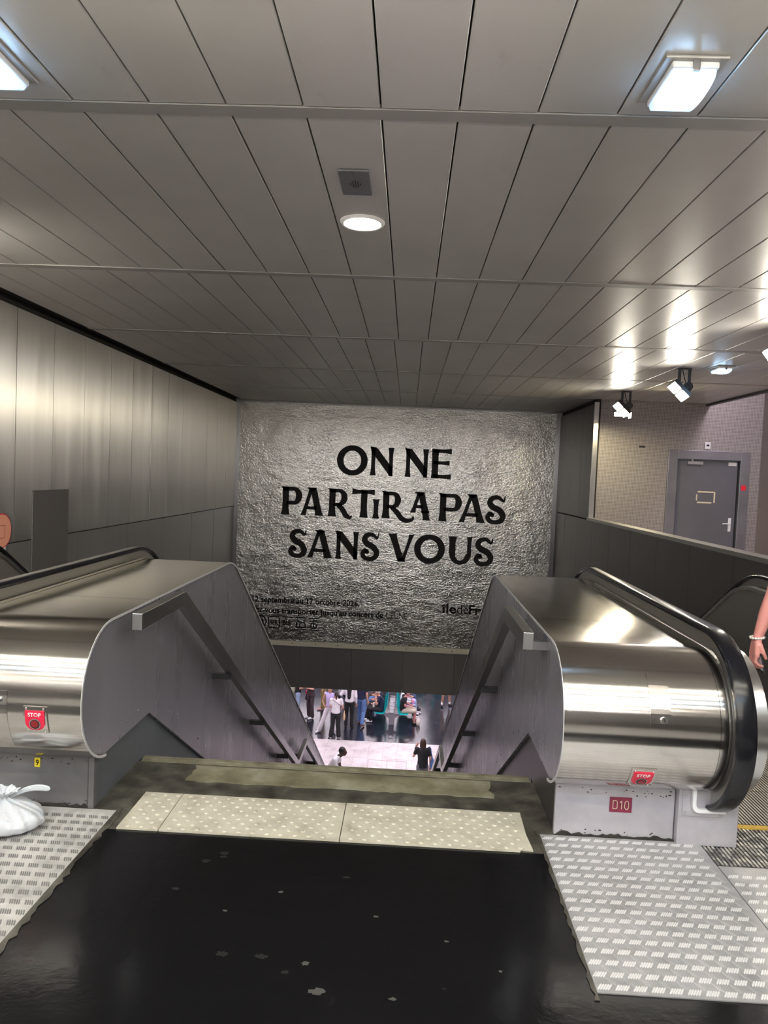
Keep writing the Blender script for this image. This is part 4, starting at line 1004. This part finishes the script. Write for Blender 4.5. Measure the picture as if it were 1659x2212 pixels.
def person(label, loc, rz, base, over, skin, top, bottom, shoes, hair, h=1.0, voxel=0.016, sleeve=0.55, leg='full', flare=1.0, group=None, hairstyle='short', shirt_len=0.0, socks=None):
    J = {k: Vector(v) for k, v in dict(base, **over).items()}
    t = bpy.data.objects.new('person', None); C.objects.link(t); t.location = loc; t.rotation_euler = (0, 0, rz); t.scale = (h, h, h)
    tagobj(t, label, 'person', group)
    # body: one continuous skin surface
    bm = bmesh.new(); sk = SK[skin]
    pel, wai, che, nec, hea = J['pelvis'], J['waist'], J['chest'], J['neck'], J['head']
    loft(bm, [(pel+Vector((0, 0, -.08)), .10, .08), (pel, .145, .10), (wai, .115, .085), (che, .145, .10), (che+(nec-che)*.55, .15, .085), (nec-Vector((0, 0, .02)), .07, .06)])
    capsule(bm, nec-Vector((0, 0, .05)), .052, hea-Vector((0, 0, .05)), .048)
    fy = Vector((0, 1, 0))
    ellipsoid(bm, hea, (.073, .092, .108)); ellipsoid(bm, hea+Vector((0, .03, -.055)), (.052, .058, .05))
    ellipsoid(bm, hea+Vector((0, .098, -.012)), (.012, .018, .022), None, 8, 6)                      # nose
    for s in (-1, 1): ellipsoid(bm, hea+Vector((s*.075, -.005, -.01)), (.012, .018, .028), None, 8, 6)   # ears
    ellipsoid(bm, hea+Vector((0, .085, -.055)), (.022, .012, .009), None, 8, 6)                      # lips
    for s in 'LR':
        capsule(bm, J['sh'+s], .052, J['el'+s], .038); capsule(bm, J['el'+s], .038, J['wr'+s], .026)
        capsule(bm, J['hip'+s], .078, J['knee'+s], .052); capsule(bm, J['knee'+s], .052, J['ank'+s], .036)
        capsule(bm, J['ank'+s]+Vector((0, -.01, -.035)), .032, J['toe'+s], .028)
        # hand: palm, four bent fingers and a thumb
        d = (J['ha'+s]-J['wr'+s]).normalized(); side = d.cross(Vector((0, 1, 0)) if abs(d.y) < .8 else Vector((1, 0, 0))).normalized(); inw = side.cross(d)
        sg = 1 if s == 'L' else -1
        wr = J['wr'+s]; pc = wr+d*.075
        capsule(bm, wr, .024, pc, .030, 0.6, 10)
        vf = max(.0075, voxel*0.62)
        for q in range(4):
            L_ = (.034, .040, .037, .028)[q]; b0 = pc+side*((q-1.5)*.018)+d*.012
            b1 = b0+d*L_+inw*.008*sg; b2 = b1+d*L_*.6+inw*.022*sg
            capsule(bm, b0, vf, b1, vf*.95, 1, 8); capsule(bm, b1, vf*.95, b2, vf*.85, 1, 8)
        th = wr+d*.03+side*.022; capsule(bm, th, vf*1.1, th+d*.035+side*.028+inw*.01, vf, 1, 8)
    b = remeshed('body', bm, voxel*0.8, sk, t)
    # eyes
    bm = bmesh.new()
    for s in (-1, 1): ellipsoid(bm, hea+Vector((s*.028, .086, .008)), (.010, .008, .006), None, 8, 6)
    obj('eyes', bm, M['black'], t, True, local=True)
    # trousers
    if bottom:
        bm = bmesh.new()
        loft(bm, [(pel+Vector((0, 0, -.10)), .12, .10), (pel, .165, .118), (pel+(wai-pel)*.75, .135, .10)])
        for s in 'LR':
            hp, kn, an = J['hip'+s], J['knee'+s], J['ank'+s]
            if leg == 'full':
                capsule(bm, hp, .094, kn, .068*(.6+.4*flare)); capsule(bm, kn, .068*(.6+.4*flare), an+Vector((0, 0, .01)), .058*flare)
            else: capsule(bm, hp, .096, hp+(kn-hp)*.92, .085)
        remeshed('trousers' if leg == 'full' else 'shorts', bm, voxel, bottom, t, 1)
    if top:
        bm = bmesh.new()
        lo = pel+Vector((0, 0, -.02-shirt_len))
        loft(bm, [(lo, .165, .125), (wai, .145, .112), (che, .168, .122), (che+(nec-che)*.5, .165, .10), (nec-Vector((0, 0, .015)), .085, .07)])
        for s in 'LR':
            sh, el, wr = J['sh'+s], J['el'+s], J['wr'+s]
            k = min(1, sleeve)
            if sleeve > 0.05: capsule(bm, sh, .068, sh+(el-sh)*k, .058)
            else: capsule(bm, sh*0.97+che*0.03, .062, sh, .062)
            if sleeve > 1: capsule(bm, el, .056, el+(wr-el)*.92, .040)
        remeshed('shirt', bm, voxel, top, t, 1)
    for s in 'LR':
        bm = bmesh.new(); a, to = J['ank'+s], J['toe'+s]
        capsule(bm, a+Vector((0, -.03, -.045)), .042, to+Vector((0, .02, .002)), .036, .9); 
        if shoes is not None: remeshed('shoe', bm, voxel*.8, shoes, t, 1)
        else: bm.free()
        if socks: bm = bmesh.new(); capsule(bm, a, .042, a+Vector((0, 0, .06)), .042); obj('sock', bm, socks, t, True, local=True)
    if hair:
        bm = bmesh.new(); ellipsoid(bm, hea+Vector((0, -.018, .022)), (.083, .096, .105))
        if hairstyle == 'bun': ellipsoid(bm, hea+Vector((0, -.10, -.01)), (.04, .045, .05)); capsule(bm, hea+Vector((0, -.10, -.03)), .035, nec+Vector((0, -.07, -.03)), .02)
        if hairstyle == 'long': capsule(bm, hea+Vector((0, -.05, .0)), .085, nec+Vector((0, -.09, -.06)), .09, .6); capsule(bm, nec+Vector((0, -.09, -.06)), .09, wai+Vector((0, -.13, .0)), .06, .5)
        if hairstyle == 'bob': capsule(bm, hea+Vector((0, -.03, .0)), .092, hea+Vector((0, -.03, -.10)), .095, .9)
        q = remeshed('hair', bm, voxel*.8, hair, t, 2)
        # keep the face free: hair stays behind the brow
        me = q.data
        for v in me.vertices:
            yy = v.co.y-hea.y; zz = v.co.z-hea.z
            if zz < .055 and yy > .035: v.co.y = hea.y+.035+(yy-.035)*.15
    t['_J'] = 0; del t['_J']
    mw = Matrix.Translation(Vector(loc)) @ Matrix.Rotation(rz, 4, 'Z') @ Matrix.Diagonal((h, h, h, 1))
    return t, J, mw
WH, BK, NV = CL('white_cotton', (0.78, 0.76, 0.80)), CL('black_cotton', (0.012, 0.012, 0.014)), CL('navy_cotton', (0.012, 0.016, 0.05))
JN, DJ, LJ = CL('blue_denim', (0.10, 0.19, 0.42)), CL('dark_denim', (0.03, 0.06, 0.14)), CL('pale_denim', (0.33, 0.43, 0.62))
HB, HD, HBR = plain('hair_black', (0.008, 0.007, 0.008), 0.5), plain('hair_dark', (0.02, 0.012, 0.01), 0.5), plain('hair_brown', (0.05, 0.025, 0.015), 0.5)
WS, BS = CL('white_sneaker', (0.85, 0.85, 0.88)), CL('black_sneaker', (0.015, 0.015, 0.017))
fl = ZH
def held(name, bm, mat, mw, label, cat, parts=()):
    """a carried thing: a top-level object placed with the person's transform"""
    bm.transform(mw)
    if not parts: return tagobj(obj(name, bm, mat), label, cat)
    c = sum((v.co for v in bm.verts), Vector())/len(bm.verts)
    t = root(name, c, label, cat); obj(parts[0][0], bm, mat, t)
    for nm, b2, m2 in parts[1:]: b2.transform(mw); obj(nm, b2, m2, t)
    return t
def strap(bm, pts, r=.008):
    for a, b in zip(pts, pts[1:]): capsule(bm, a, r, b, r, 1, 6)
def bag_bm(cx_, cy_, cz_, w_, d_, h_, pinch=0.5):
    bm = bmesh.new(); n = 14; rr_ = []
    for k in range(7):
        f = k/6; e = (math.sin(PI*min(1, f*1.1+.12)))**.5 if f < 1 else pinch
        e = max(e, pinch) if f > .5 else max(.55, e)
        rr_.append(((cx_, cy_, cz_-h_/2+h_*f), w_/2*(e*(1-.15*f)), d_/2*(e if f < .7 else e*.5)))
    loft(bm, rr_, n); return bm

# woman in white tee and black trousers, seen from behind, with a tote
p, J, mw = person('woman seen from behind in white tee and wide black trousers on black floor', (-2.16, 25.02, fl), 0.08, STAND,
    dict(elL=(-.21, .05, 1.14), wrL=(-.14, .22, 1.08), haL=(-.10, .28, 1.10), elR=(.24, .02, 1.14), wrR=(.23, .14, 1.02), haR=(.22, .20, 1.0), ankL=(-.15, -.02, .09), toeL=(-.22, .10, .035), ankR=(.13, 0, .09)),
    'light', WH, BK, WS, HD, 0.96, flare=1.45, hairstyle='bun')
bm = bag_bm(.30, .02, .84, .10, .22, .34); b2 = bmesh.new(); strap(b2, [(.29, .0, 1.0), (.14, -.12, 1.25), (-.10, -.09, 1.42), (-.12, .06, 1.42)], .010)
held('tote_bag', bm, CL('tan_canvas', (0.55, 0.38, 0.22)), mw, 'tan tote bag hanging at the right hip of the woman in white tee', 'bag', [('bag_body',), ('strap', b2, CL('maroon_strap', (0.10, 0.03, 0.06)))])
# person in white wide trousers and lavender top behind her
p, J, mw = person('person in lavender top and wide white trousers, half hidden behind the woman in white tee', (-2.42, 25.55, fl), PI-0.2, STAND,
    dict(ankR=(.34, .06, .09), kneeR=(.20, .08, .49), toeR=(.42, .18, .035), ankL=(-.16, -.04, .09), elR=(.26, .05, 1.13), wrR=(.14, .22, 1.02), haR=(.08, .27, 1.02), head=(0, .07, 1.57)),
    'tan', CL('lavender_cotton', (0.55, 0.47, 0.80)), WH, WS, HBR, 0.99, flare=1.5, sleeve=0.02, hairstyle='long')
# woman with long black hair
p, J, mw = person('person with waist-long black hair, white jumper and black trousers', (-1.78, 26.15, fl), -0.1, STAND,
    dict(elL=(-.30, -.02, 1.16), wrL=(-.27, .14, 1.28), haL=(-.24, .2, 1.36)), 'light', WH, BK, BS, HB, 1.03, flare=1.0, sleeve=1.2, hairstyle='long')
p, J, mw = person('person in navy tee and blue jeans walking away, beside the long-haired person', (-1.38, 26.55, fl), -0.35, STAND,
    dict(ankL=(-.12, .16, .09), toeL=(-.13, .31, .035), kneeL=(-.10, .12, .49), ankR=(.16, -.26, .13), toeR=(.18, -.13, .035), kneeR=(.12, -.03, .49)), 'light', NV, JN, CL('brown_shoe', (0.25, 0.08, 0.05)), HD, 1.02, flare=1.15)
p, J, mw = person('person in black tee with dark hoodie tied round the waist and loose trousers', (-3.28, 26.98, fl), 2.3, STAND,
    dict(elL=(-.24, .08, 1.16), wrL=(-.08, .28, 1.20), haL=(-.03, .35, 1.24), elR=(.22, .08, 1.16), wrR=(.06, .28, 1.18), haR=(.02, .35, 1.22)), 'light', BK, CL('charcoal_brown', (0.05, 0.035, 0.04)), WS, HD, 1.0, flare=1.4)
bm = bmesh.new(); loft(bm, [((0, -.01, .86), .21, .16), ((0, 0, .98), .185, .14), ((0, 0, 1.03), .16, .12)]); strap(bm, [(.0, .15, .98), (.06, .17, .80), (.07, .16, .72)], .035); strap(bm, [(.0, .15, .98), (-.07, .17, .78)], .035)
o = obj('tied_hoodie', bm, CL('plum_fleece', (0.045, 0.025, 0.035)), p, True, local=True)
p, J, mw = person('person in black tee and jeans with green backpack at the left edge', (-3.78, 27.1, fl), -1.35, STAND,
    dict(elL=(-.22, .08, 1.16), wrL=(-.12, .28, 1.20), haL=(-.08, .35, 1.23), elR=(.22, .06, 1.14), wrR=(.15, .27, 1.15), haR=(.12, .34, 1.16)), 'light', BK, LJ, WS, HD, 0.98, flare=1.1)
bm = bag_bm(0, -.20, 1.12, .32, .22, .46, .7); b2 = bmesh.new(); strap(b2, [(.14, -.12, 1.30), (.14, .02, 1.46), (.13, .12, 1.25), (.13, -.02, 1.0)], .014); strap(b2, [(-.14, -.12, 1.30), (-.14, .02, 1.46), (-.13, .12, 1.25), (-.13, -.02, 1.0)], .014)
held('backpack', bm, CL('sage_canvas', (0.30, 0.31, 0.24)), mw, 'sage green backpack worn by the person at the left edge of the opening', 'backpack', [('bag_body',), ('straps', b2, CL('sage_canvas', (0.3, .31, .24)))])
bm = bmesh.new(); box(bm, -.02, .12, .30, .50, .72, 1.00); b2 = bmesh.new(); strap(b2, [(.05, .34, 1.0), (.08, .34, 1.13), (.05, .46, 1.0)], .006)
held('shopping_bag', bm, CL('red_paper', (0.80, 0.02, 0.08)), mw, 'bright red shopping bag held in front of the green backpack wearer', 'bag', [('bag_body',), ('handle', b2, CL('red_paper', (0.8, .02, .08)))])
p, J, mw = person('person in olive trousers and pink flat shoes standing behind the lavender top', (-2.93, 28.15, fl), 1.9, STAND, dict(ankL=(-.10, .05, .09), ankR=(.12, -.10, .09), toeL=(-.1, .20, .035), toeR=(.12, .05, .035)), 'light', CL('grey_cotton', (0.25, 0.25, 0.28)), CL('olive_cotton', (0.26, 0.21, 0.07)), CL('pink_flats', (0.70, 0.36, 0.34)), HD, 1.05, flare=1.3)
p, J, mw = person('person in light grey trousers far back between the lavender top and the long black hair', (-2.35, 29.9, fl), 0.4, STAND, {}, 'tan', WH, CL('light_grey_cloth', (0.42, 0.42, 0.46)), BS, HD, 1.0, flare=1.2)
p, J, mw = person('person in jeans standing far back beside the fascia edge above the seats', (-0.95, 29.6, fl), 0.3, STAND, dict(ankL=(-.16, .08, .09)), 'light', NV, JN, BS, HD, 1.0, flare=1.2)
p, J, mw = person('bare-legged person in shorts and black sneakers at right of the opening', (1.86, 29.3, fl), PI+0.5, STAND, dict(ankL=(-.17, 0, .09), ankR=(.17, 0, .09), kneeL=(-.14, .02, .49), kneeR=(.14, .02, .49), toeL=(-.22, .13, .035), toeR=(.24, .12, .035)), 'tan', BK, CL('khaki_cotton', (0.4, 0.33, 0.22)), BS, HD, 1.03, leg='short', socks=WS)
# woman with a blue shoulder bag on the tiles
p, J, mw = person('woman in black tee and grey jeans raising a hand, on pale tiles', (0.74, 20.73, fl), 0.12, STAND,
    dict(elL=(-.26, .07, 1.17), wrL=(-.19, .14, 1.40), haL=(-.15, .13, 1.50), head=(-.01, .03, 1.59)), 'light', BK, CL('grey_denim', (0.14, 0.14, 0.16)), BS, HBR, 0.99, hairstyle='bob', shirt_len=.06)
bm = bmesh.new(); capsule(bm, (-.20, .13, 1.375), .034, (-.193, .135, 1.39), .034, 1, 12); obj('watch', bm, M['black'], p, True, local=True)
bm = bag_bm(.27, -.03, .98, .14, .30, .30, .7); b2 = bmesh.new(); strap(b2, [(.28, .06, 1.10), (.20, .05, 1.46), (.20, -.06, 1.45), (.28, -.12, 1.10)], .012)
held('shoulder_bag', bm, CL('blue_canvas', (0.07, 0.15, 0.36)), mw, 'blue shoulder bag on the right shoulder of the woman in black tee', 'bag', [('bag_body',), ('strap', b2, CL('blue_canvas', (0.07, .15, .36)))])
# man leaning over at the foot of the stairs
p, J, mw = person('man with short black hair and white tee stooping at the foot of the stairs', (-1.80, 19.55, fl), -1.75, STAND,
    dict(waist=(0, .05, 1.10), chest=(0, .13, 1.27), neck=(0, .22, 1.45), head=(0, .33, 1.54), shL=(-.17, .18, 1.37), shR=(.17, .18, 1.37), elL=(-.22, .2, 1.10), elR=(.22, .2, 1.10), wrL=(-.2, .32, .92), wrR=(.2, .32, .92), haL=(-.2, .36, .84), haR=(.2, .36, .84)), 'dark', WH, DJ, WS, HB, 1.08)

# ------------------------------------------------------------------ benches with teal seats
TEAL = plain('teal_plastic', (0.0, 0.50, 0.52), 0.35); GREYP = plain('grey_pedestal', (0.30, 0.29, 0.32), 0.45, 0.2); LG = plain('light_grey_metal', (0.55, 0.54, 0.58), 0.4, 0.3)
def bench(cx_, y0, rows_, label):
    t = root('bench', (cx_, y0, ZH), label, 'bench')
    bm = bmesh.new(); prism_y(bm, [(cx_-.10, ZH), (cx_+.10, ZH), (cx_+.10, ZH+.22), (cx_+.34, ZH+.38), (cx_+.34, ZH+.405), (cx_-.34, ZH+.405), (cx_-.34, ZH+.38), (cx_-.10, ZH+.22)], y0-.18, y0-.10)
    box(bm, cx_-.10, cx_+.10, y0-.22, y0-.18, ZH, ZH+.45); obj('pedestal', bm, GREYP, t)
    bm = bmesh.new(); box(bm, cx_-.10, cx_+.10, y0-.18, y0+rows_*.58-.3, ZH+.30, ZH+.40); box(bm, cx_-.10, cx_+.10, y0+rows_*.58-.5, y0+rows_*.58-.4, ZH, ZH+.4); obj('beam', bm, GREYP, t)
    bm = bmesh.new()
    for s in (-1, 1): box(bm, cx_+s*.085-.015, cx_+s*.085+.015, y0-.24, y0-.20, ZH+.42, ZH+.86)
    for zz in (.44, .57, .70, .84): box(bm, cx_-.10, cx_+.10, y0-.24, y0-.20, ZH+zz, ZH+zz+.02)
    obj('end_frame', bm, LG, t)
    for s in (-1, 1):
        for r in range(rows_):
            yc = y0+r*.58; pf = [(.88, .43), (.80, .415), (.55, .40), (.42, .42), (.35, .50), (.30, .66), (.24, .80)]
            bm = bmesh.new(); n = len(pf); up_ = []; 
            for ww in (-1, 1):
                pass
            outer = [(cx_+s*a*.70, ZH+b_) for a, b_ in pf]; inner = [(cx_+s*(a-.018)*.70, ZH+b_-.03) for a, b_ in pf]
            q = outer+inner[::-1]; prism_y(bm, q, yc-.24, yc+.24); obj('seat', bm, TEAL, t, bevel=0.008)
    return t
bench(-0.26, 26.95, 4, 'double bench with teal plastic seats on a grey pedestal in the lower hall')
bench(1.25, 31.6, 3, 'second teal-seated bench far back at the right of the opening')
SX = 0.41
p, J, mw = person('person in white cap, navy top and white sneakers on nearest left teal seat', (-0.26-SX, 26.95, fl), PI/2, SIT,
    dict(elL=(-.18, .16, .72), wrL=(-.06, .20, .98), haL=(-.03, .19, 1.08), head=(0, .13, 1.13), neck=(0, .08, 1.0), ankL=(-.09, .36, .09), ankR=(.09, .45, .09), toeL=(-.1, .50, .035), toeR=(.1, .60, .035)), 'light', NV, BK, WS, None, 1.0, shirt_len=.04)
bm = bmesh.new(); ellipsoid(bm, (0, .115, 1.165), (.092, .10, .095)); capsule(bm, (-.03, .19, 1.16), .03, (.03, .26, 1.145), .02, .3); obj('cap', bm, WH, p, True, local=True)
bm = bag_bm(0.02, .26, .62, .26, .10, .18, .8)
held('handbag', bm, CL('cream_leather', (0.72, 0.66, 0.60)), mw, 'small cream handbag on the lap of the person in white cap', 'bag')
person('person in black with dark leather trousers on the second left teal seat', (-0.26-SX, 27.53, fl), PI/2, SIT, dict(head=(0, .10, 1.14), ankL=(-.09, .52, .09), toeL=(-.1, .66, .035)), 'light', BK, CL('black_leather', (0.02, 0.022, 0.026)), BS, HD, 1.0)
person('person in light jeans on the third left teal seat', (-0.26-SX, 28.11, fl), PI/2, SIT, dict(ankL=(-.09, .55, .09), toeL=(-.1, .70, .035)), 'light', NV, JN, CL('sand_sneaker', (0.4, .3, .22)), HD, 1.0)
person('person in dark brown trousers on the fourth left teal seat', (-0.26-SX, 28.69, fl), PI/2, SIT, {}, 'tan', CL('brown_cotton', (0.08, 0.045, 0.035)), CL('brown_cotton', (0.08, .045, .035)), BS, HD, 1.0)
p, J, mw = person('man in black tee and beige shorts on the nearest right teal seat', (-0.26+SX, 26.95, fl), -PI/2, SIT,
    dict(head=(0, .12, 1.13), neck=(0, .07, 1.0), ankL=(-.09, .40, .09), toeL=(-.1, .55, .035)), 'rosy', BK, CL('beige_shorts', (0.52, 0.46, 0.38)), BS, HB, 1.02, leg='short')
bm = bmesh.new(); box(bm, -.035, .035, .36, .44, .69, .70); held('phone', bm, M['plastic'], mw, 'pale phone in the hands of the man in beige shorts', 'phone')
o_ = bag_bm(0.12, .56, .17, .16, .16, .34, .2); held('carrier_bag', o_, CL('thin_white_plastic', (0.75, 0.70, 0.62)), mw, 'white plastic carrier bag on the floor by the man in beige shorts', 'bag')
person('person in white shirt and blue shorts on the second right teal seat', (-0.26+SX, 27.53, fl), -PI/2, SIT, dict(head=(0, .10, 1.14), elL=(-.22, .1, .70)), 'light', WH, JN, WS, HBR, 1.0, leg='short', sleeve=1.2)
bm = bmesh.new(); box(bm, -.10, .10, .34, .42, .60, .74); q = held('pink_pouch', bm, CL('pink_paper', (0.80, 0.35, 0.65)), Matrix.Translation(Vector((-0.26+SX, 27.53, fl))) @ Matrix.Rotation(-PI/2, 4, 'Z'), 'pink pouch on the lap of the person in white shirt', 'pouch')
person('person in pale jeans and white sneakers on the third right teal seat', (-0.26+SX, 28.11, fl), -PI/2, SIT, dict(ankL=(-.09, .50, .09), toeL=(-.1, .65, .035)), 'light', CL('grey_cotton', (0.25, .25, .28)), LJ, WS, HD, 1.0)
person('person in dark jeans on the fourth right teal seat', (-0.26+SX, 28.69, fl), -PI/2, SIT, dict(ankR=(.09, .50, .09), toeR=(.1, .65, .035)), 'tan', BK, DJ, BS, HD, 1.0)
# thin floor hatch outline on the tiles
bm = bmesh.new()
for x0, x1, y0, y1 in ((-.91, .31, 23.26, 23.28), (-.91, -.90, 21.5, 23.28), (.30, .31, 21.5, 23.28), (-.31, -.30, 21.5, 23.28)): box(bm, x0, x1, y0, y1, ZH, ZH+.001)
struct('trim_12', bm, CL('brown_joint', (0.22, 0.12, 0.10)))

# ------------------------------------------------------------------ rider on the right-hand escalator, mostly outside the frame
def rider():
    cx_, cy_ = 2.195, 3.95
    J = dict(STAND, shL=(-.195, 0, 1.42), elL=(-.30, -.06, 1.14), wrL=(-.358, -.03, .885), haL=(-.375, -.01, .80))
    p, J, mw = person('rider at the right edge whose bare arm hangs with bracelet and phone', (cx_, cy_, 0.004), 0, J, {}, 'rosy', WH, DJ, WS, HD, 0.925, voxel=0.010)
    # replace the coarse left hand with a detailed one: regrow the body with separate, curled fingers
    old = [c for c in p.children if c.name.startswith('body')][0]; bpy.data.objects.remove(old)
    bm = bmesh.new(); V = Vector
    pel, wai, che, nec, hea = J['pelvis'], J['waist'], J['chest'], J['neck'], J['head']
    loft(bm, [(pel+V((0, 0, -.08)), .10, .08), (pel, .145, .10), (wai, .115, .085), (che, .145, .10), (che+(nec-che)*.55, .15, .085), (nec-V((0, 0, .02)), .07, .06)])
    capsule(bm, nec-V((0, 0, .05)), .052, hea-V((0, 0, .05)), .048)
    ellipsoid(bm, hea, (.073, .092, .108), None, 20, 14); ellipsoid(bm, hea+V((0, .03, -.055)), (.052, .058, .05), None, 16, 10)
    ellipsoid(bm, hea+V((0, .098, -.012)), (.012, .018, .022)); ellipsoid(bm, hea+V((0, .085, -.055)), (.022, .012, .009))
    for s in (-1, 1): ellipsoid(bm, hea+V((s*.075, -.005, -.01)), (.012, .018, .028))
    for s in 'LR':
        capsule(bm, J['sh'+s], .050, J['el'+s], .040, 1, 20); capsule(bm, J['el'+s], .041, J['el'+s]+(J['wr'+s]-J['el'+s])*.4, .040, 1, 20); capsule(bm, J['el'+s]+(J['wr'+s]-J['el'+s])*.4, .040, J['wr'+s], .024, 1, 20)
        capsule(bm, J['hip'+s], .078, J['knee'+s], .052); capsule(bm, J['knee'+s], .052, J['ank'+s], .036); capsule(bm, J['ank'+s]+V((0, -.01, -.035)), .032, J['toe'+s], .028)
    for s, sg in (('L', 1), ('R', -1)):
        wr = J['wr'+s]; X_ = V((sg*-1, 0, 0)); Y_ = V((0, 1, 0)); Z_ = V((0, 0, -1))
        def Pn(out, fwd, dn): return wr + X_*out + Y_*fwd + Z_*dn
        # palm: narrow at the wrist, knuckles spread front to back
        for q in range(4): capsule(bm, Pn(0, (q-1.5)*.010, .0), .021, Pn(.010, (q-1.5)*.021, .085), .0155, 1, 10)
        fl_ = (.036, .044, .047, .042)
        for q in range(4):
            f0 = (1.5-q)*-.021
            a = Pn(.012, f0, .085); L_ = fl_[q]
            b_ = a + X_*.004 + Z_*L_; c_ = b_ - X_*.020 + Z_*L_*.55; d_ = c_ - X_*.022 + Z_*L_*.10
            capsule(bm, a, .0105, b_, .0095, 1, 12); capsule(bm, b_, .0098, c_, .0088, 1, 12); capsule(bm, c_, .0088, d_, .0078, 1, 12)
        a = Pn(-.006, .030 if False else -.034, .030); b_ = a + Y_*-.014 + Z_*.036 - X_*.012; c_ = b_ + Z_*.032 - X_*.018 + Y_*.006
        capsule(bm, Pn(0, -.015, .015), .018, a, .015, 1, 10); capsule(bm, a, .0135, b_, .0115, 1, 12); capsule(bm, b_, .0115, c_, .009, 1, 12)
    remeshed('body', bm, .0042, SK['rosy'], p, 2)
    wr = J['wrL']; bm = bmesh.new()
    for i in range(14):
        a = 2*PI*i/14; ellipsoid(bm, wr+Vector((.034*math.cos(a), .034*math.sin(a), .012+.004*math.cos(a))), (.009, .009, .008), None, 8, 6)
    obj('bracelet', bm, plain('pearl_beads', (0.75, 0.70, 0.66), 0.2, 0.4), p, True, local=True)
    bm = bmesh.new(); box(bm, -.004, .004, -.036, .036, -.075, .075); bm.transform(Matrix.Translation(wr+Vector((.022, .002, -.115))) @ Matrix.Rotation(-0.25, 4, 'Y'))
    bm.transform(mw); ph = root('phone', (1.87, 3.95, .78), 'phone held in the hand of the rider at the right edge', 'phone'); obj('phone_case', bm, M['black_paint'], ph, bevel=0.003)
    bm = bmesh.new(); box(bm, -.0048, -.004, -.030, .030, -.060, .060); bm.transform(Matrix.Translation(wr+Vector((.022, .002, -.115))) @ Matrix.Rotation(-0.25, 4, 'Y')); bm.transform(mw); obj('back_cover', bm, M['plastic'], ph)
rider()

# ------------------------------------------------------------------ tied white plastic bag on the left tread plate
def tied_bag():
    t = root('plastic_bag', (-1.66, 3.10, 0), 'knotted white plastic bag on the left tread plate beside the yellow 9 plate', 'plastic bag')
    cx_, cy_ = -1.70, 3.10
    bm = bmesh.new(); n = 72; rings = []
    prof = [(0.0, 0.001), (0.11, 0.0), (0.150, 0.022), (0.156, 0.05), (0.140, 0.078), (0.10, 0.100), (0.055, 0.118), (0.028, 0.126), (0.017, 0.135), (0.022, 0.146), (0.042, 0.160), (0.058, 0.170), (0.055, 0.166), (0.03, 0.152), (0.008, 0.143)]
    for j, (r, z) in enumerate(prof):
        row = []
        for i in range(n):
            a = 2*PI*i/n
            k = 0.05*math.sin(3*a+0.5*j+1)+0.03*math.sin(7*a+1.3+0.25*j)+0.035*math.sin(17*a+0.2*j)
            pl = (z/0.12) if z < .12 else 1.2
            rr_ = r*(1+k*(0.5+pl*0.9))
            row.append(bm.verts.new((cx_+rr_*math.cos(a)*1.12, cy_+rr_*math.sin(a)*0.92, max(0.001, z+0.006*math.sin(7*a+j)*min(1, z*20)))))
        rings.append(row)
    for a, b in zip(rings, rings[1:]):
        for i in range(n): bm.faces.new((a[i], a[(i+1) % n], b[(i+1) % n], b[i]))
    o = obj('bag_body', bm, PLAST, t, True); s = o.modifiers.new('s', 'SUBSURF'); s.levels = 1; s.render_levels = 1
    bm = bmesh.new(); pts = [(cx_+.01, cy_, .125), (cx_+.05, cy_+.03, .145), (cx_+.085, cy_+.06, .155), (cx_+.13, cy_+.08, .15), (cx_+.165, cy_+.09, .14)]
    A = []; 
    for i, q in enumerate(pts):
        w_ = (.012, .013, .017, .019, .016)[i]
        A.append([bm.verts.new((q[0]+dx, q[1]+dy, q[2]+dz)) for dx, dy, dz in ((0, -w_*.3, -w_), (0.002, w_*.3, -w_*.4), (0, w_*.5, w_*.7), (-.002, -w_*.2, w_))])
    for a, b in zip(A, A[1:]):
        for i in range(4): bm.faces.new((a[i], a[(i+1) % 4], b[(i+1) % 4], b[i]))
    bm.faces.new(A[0][::-1]); bm.faces.new(A[-1])
    o = obj('handle_loop', bm, PLAST, t, True); s = o.modifiers.new('s', 'SUBSURF'); s.levels = 2; s.render_levels = 2
m, nt, b = new_mat('thin_white_bag'); sset(b, (0.52, 0.54, 0.58), 0.3, Subsurface_Weight=0.1, Transmission_Weight=0.0)
n_ = noise_chain(nt, 14, 4, 0.6); bump(nt, b, n_.outputs['Fac'], 0.5, 0.02); PLAST = m
tied_bag()
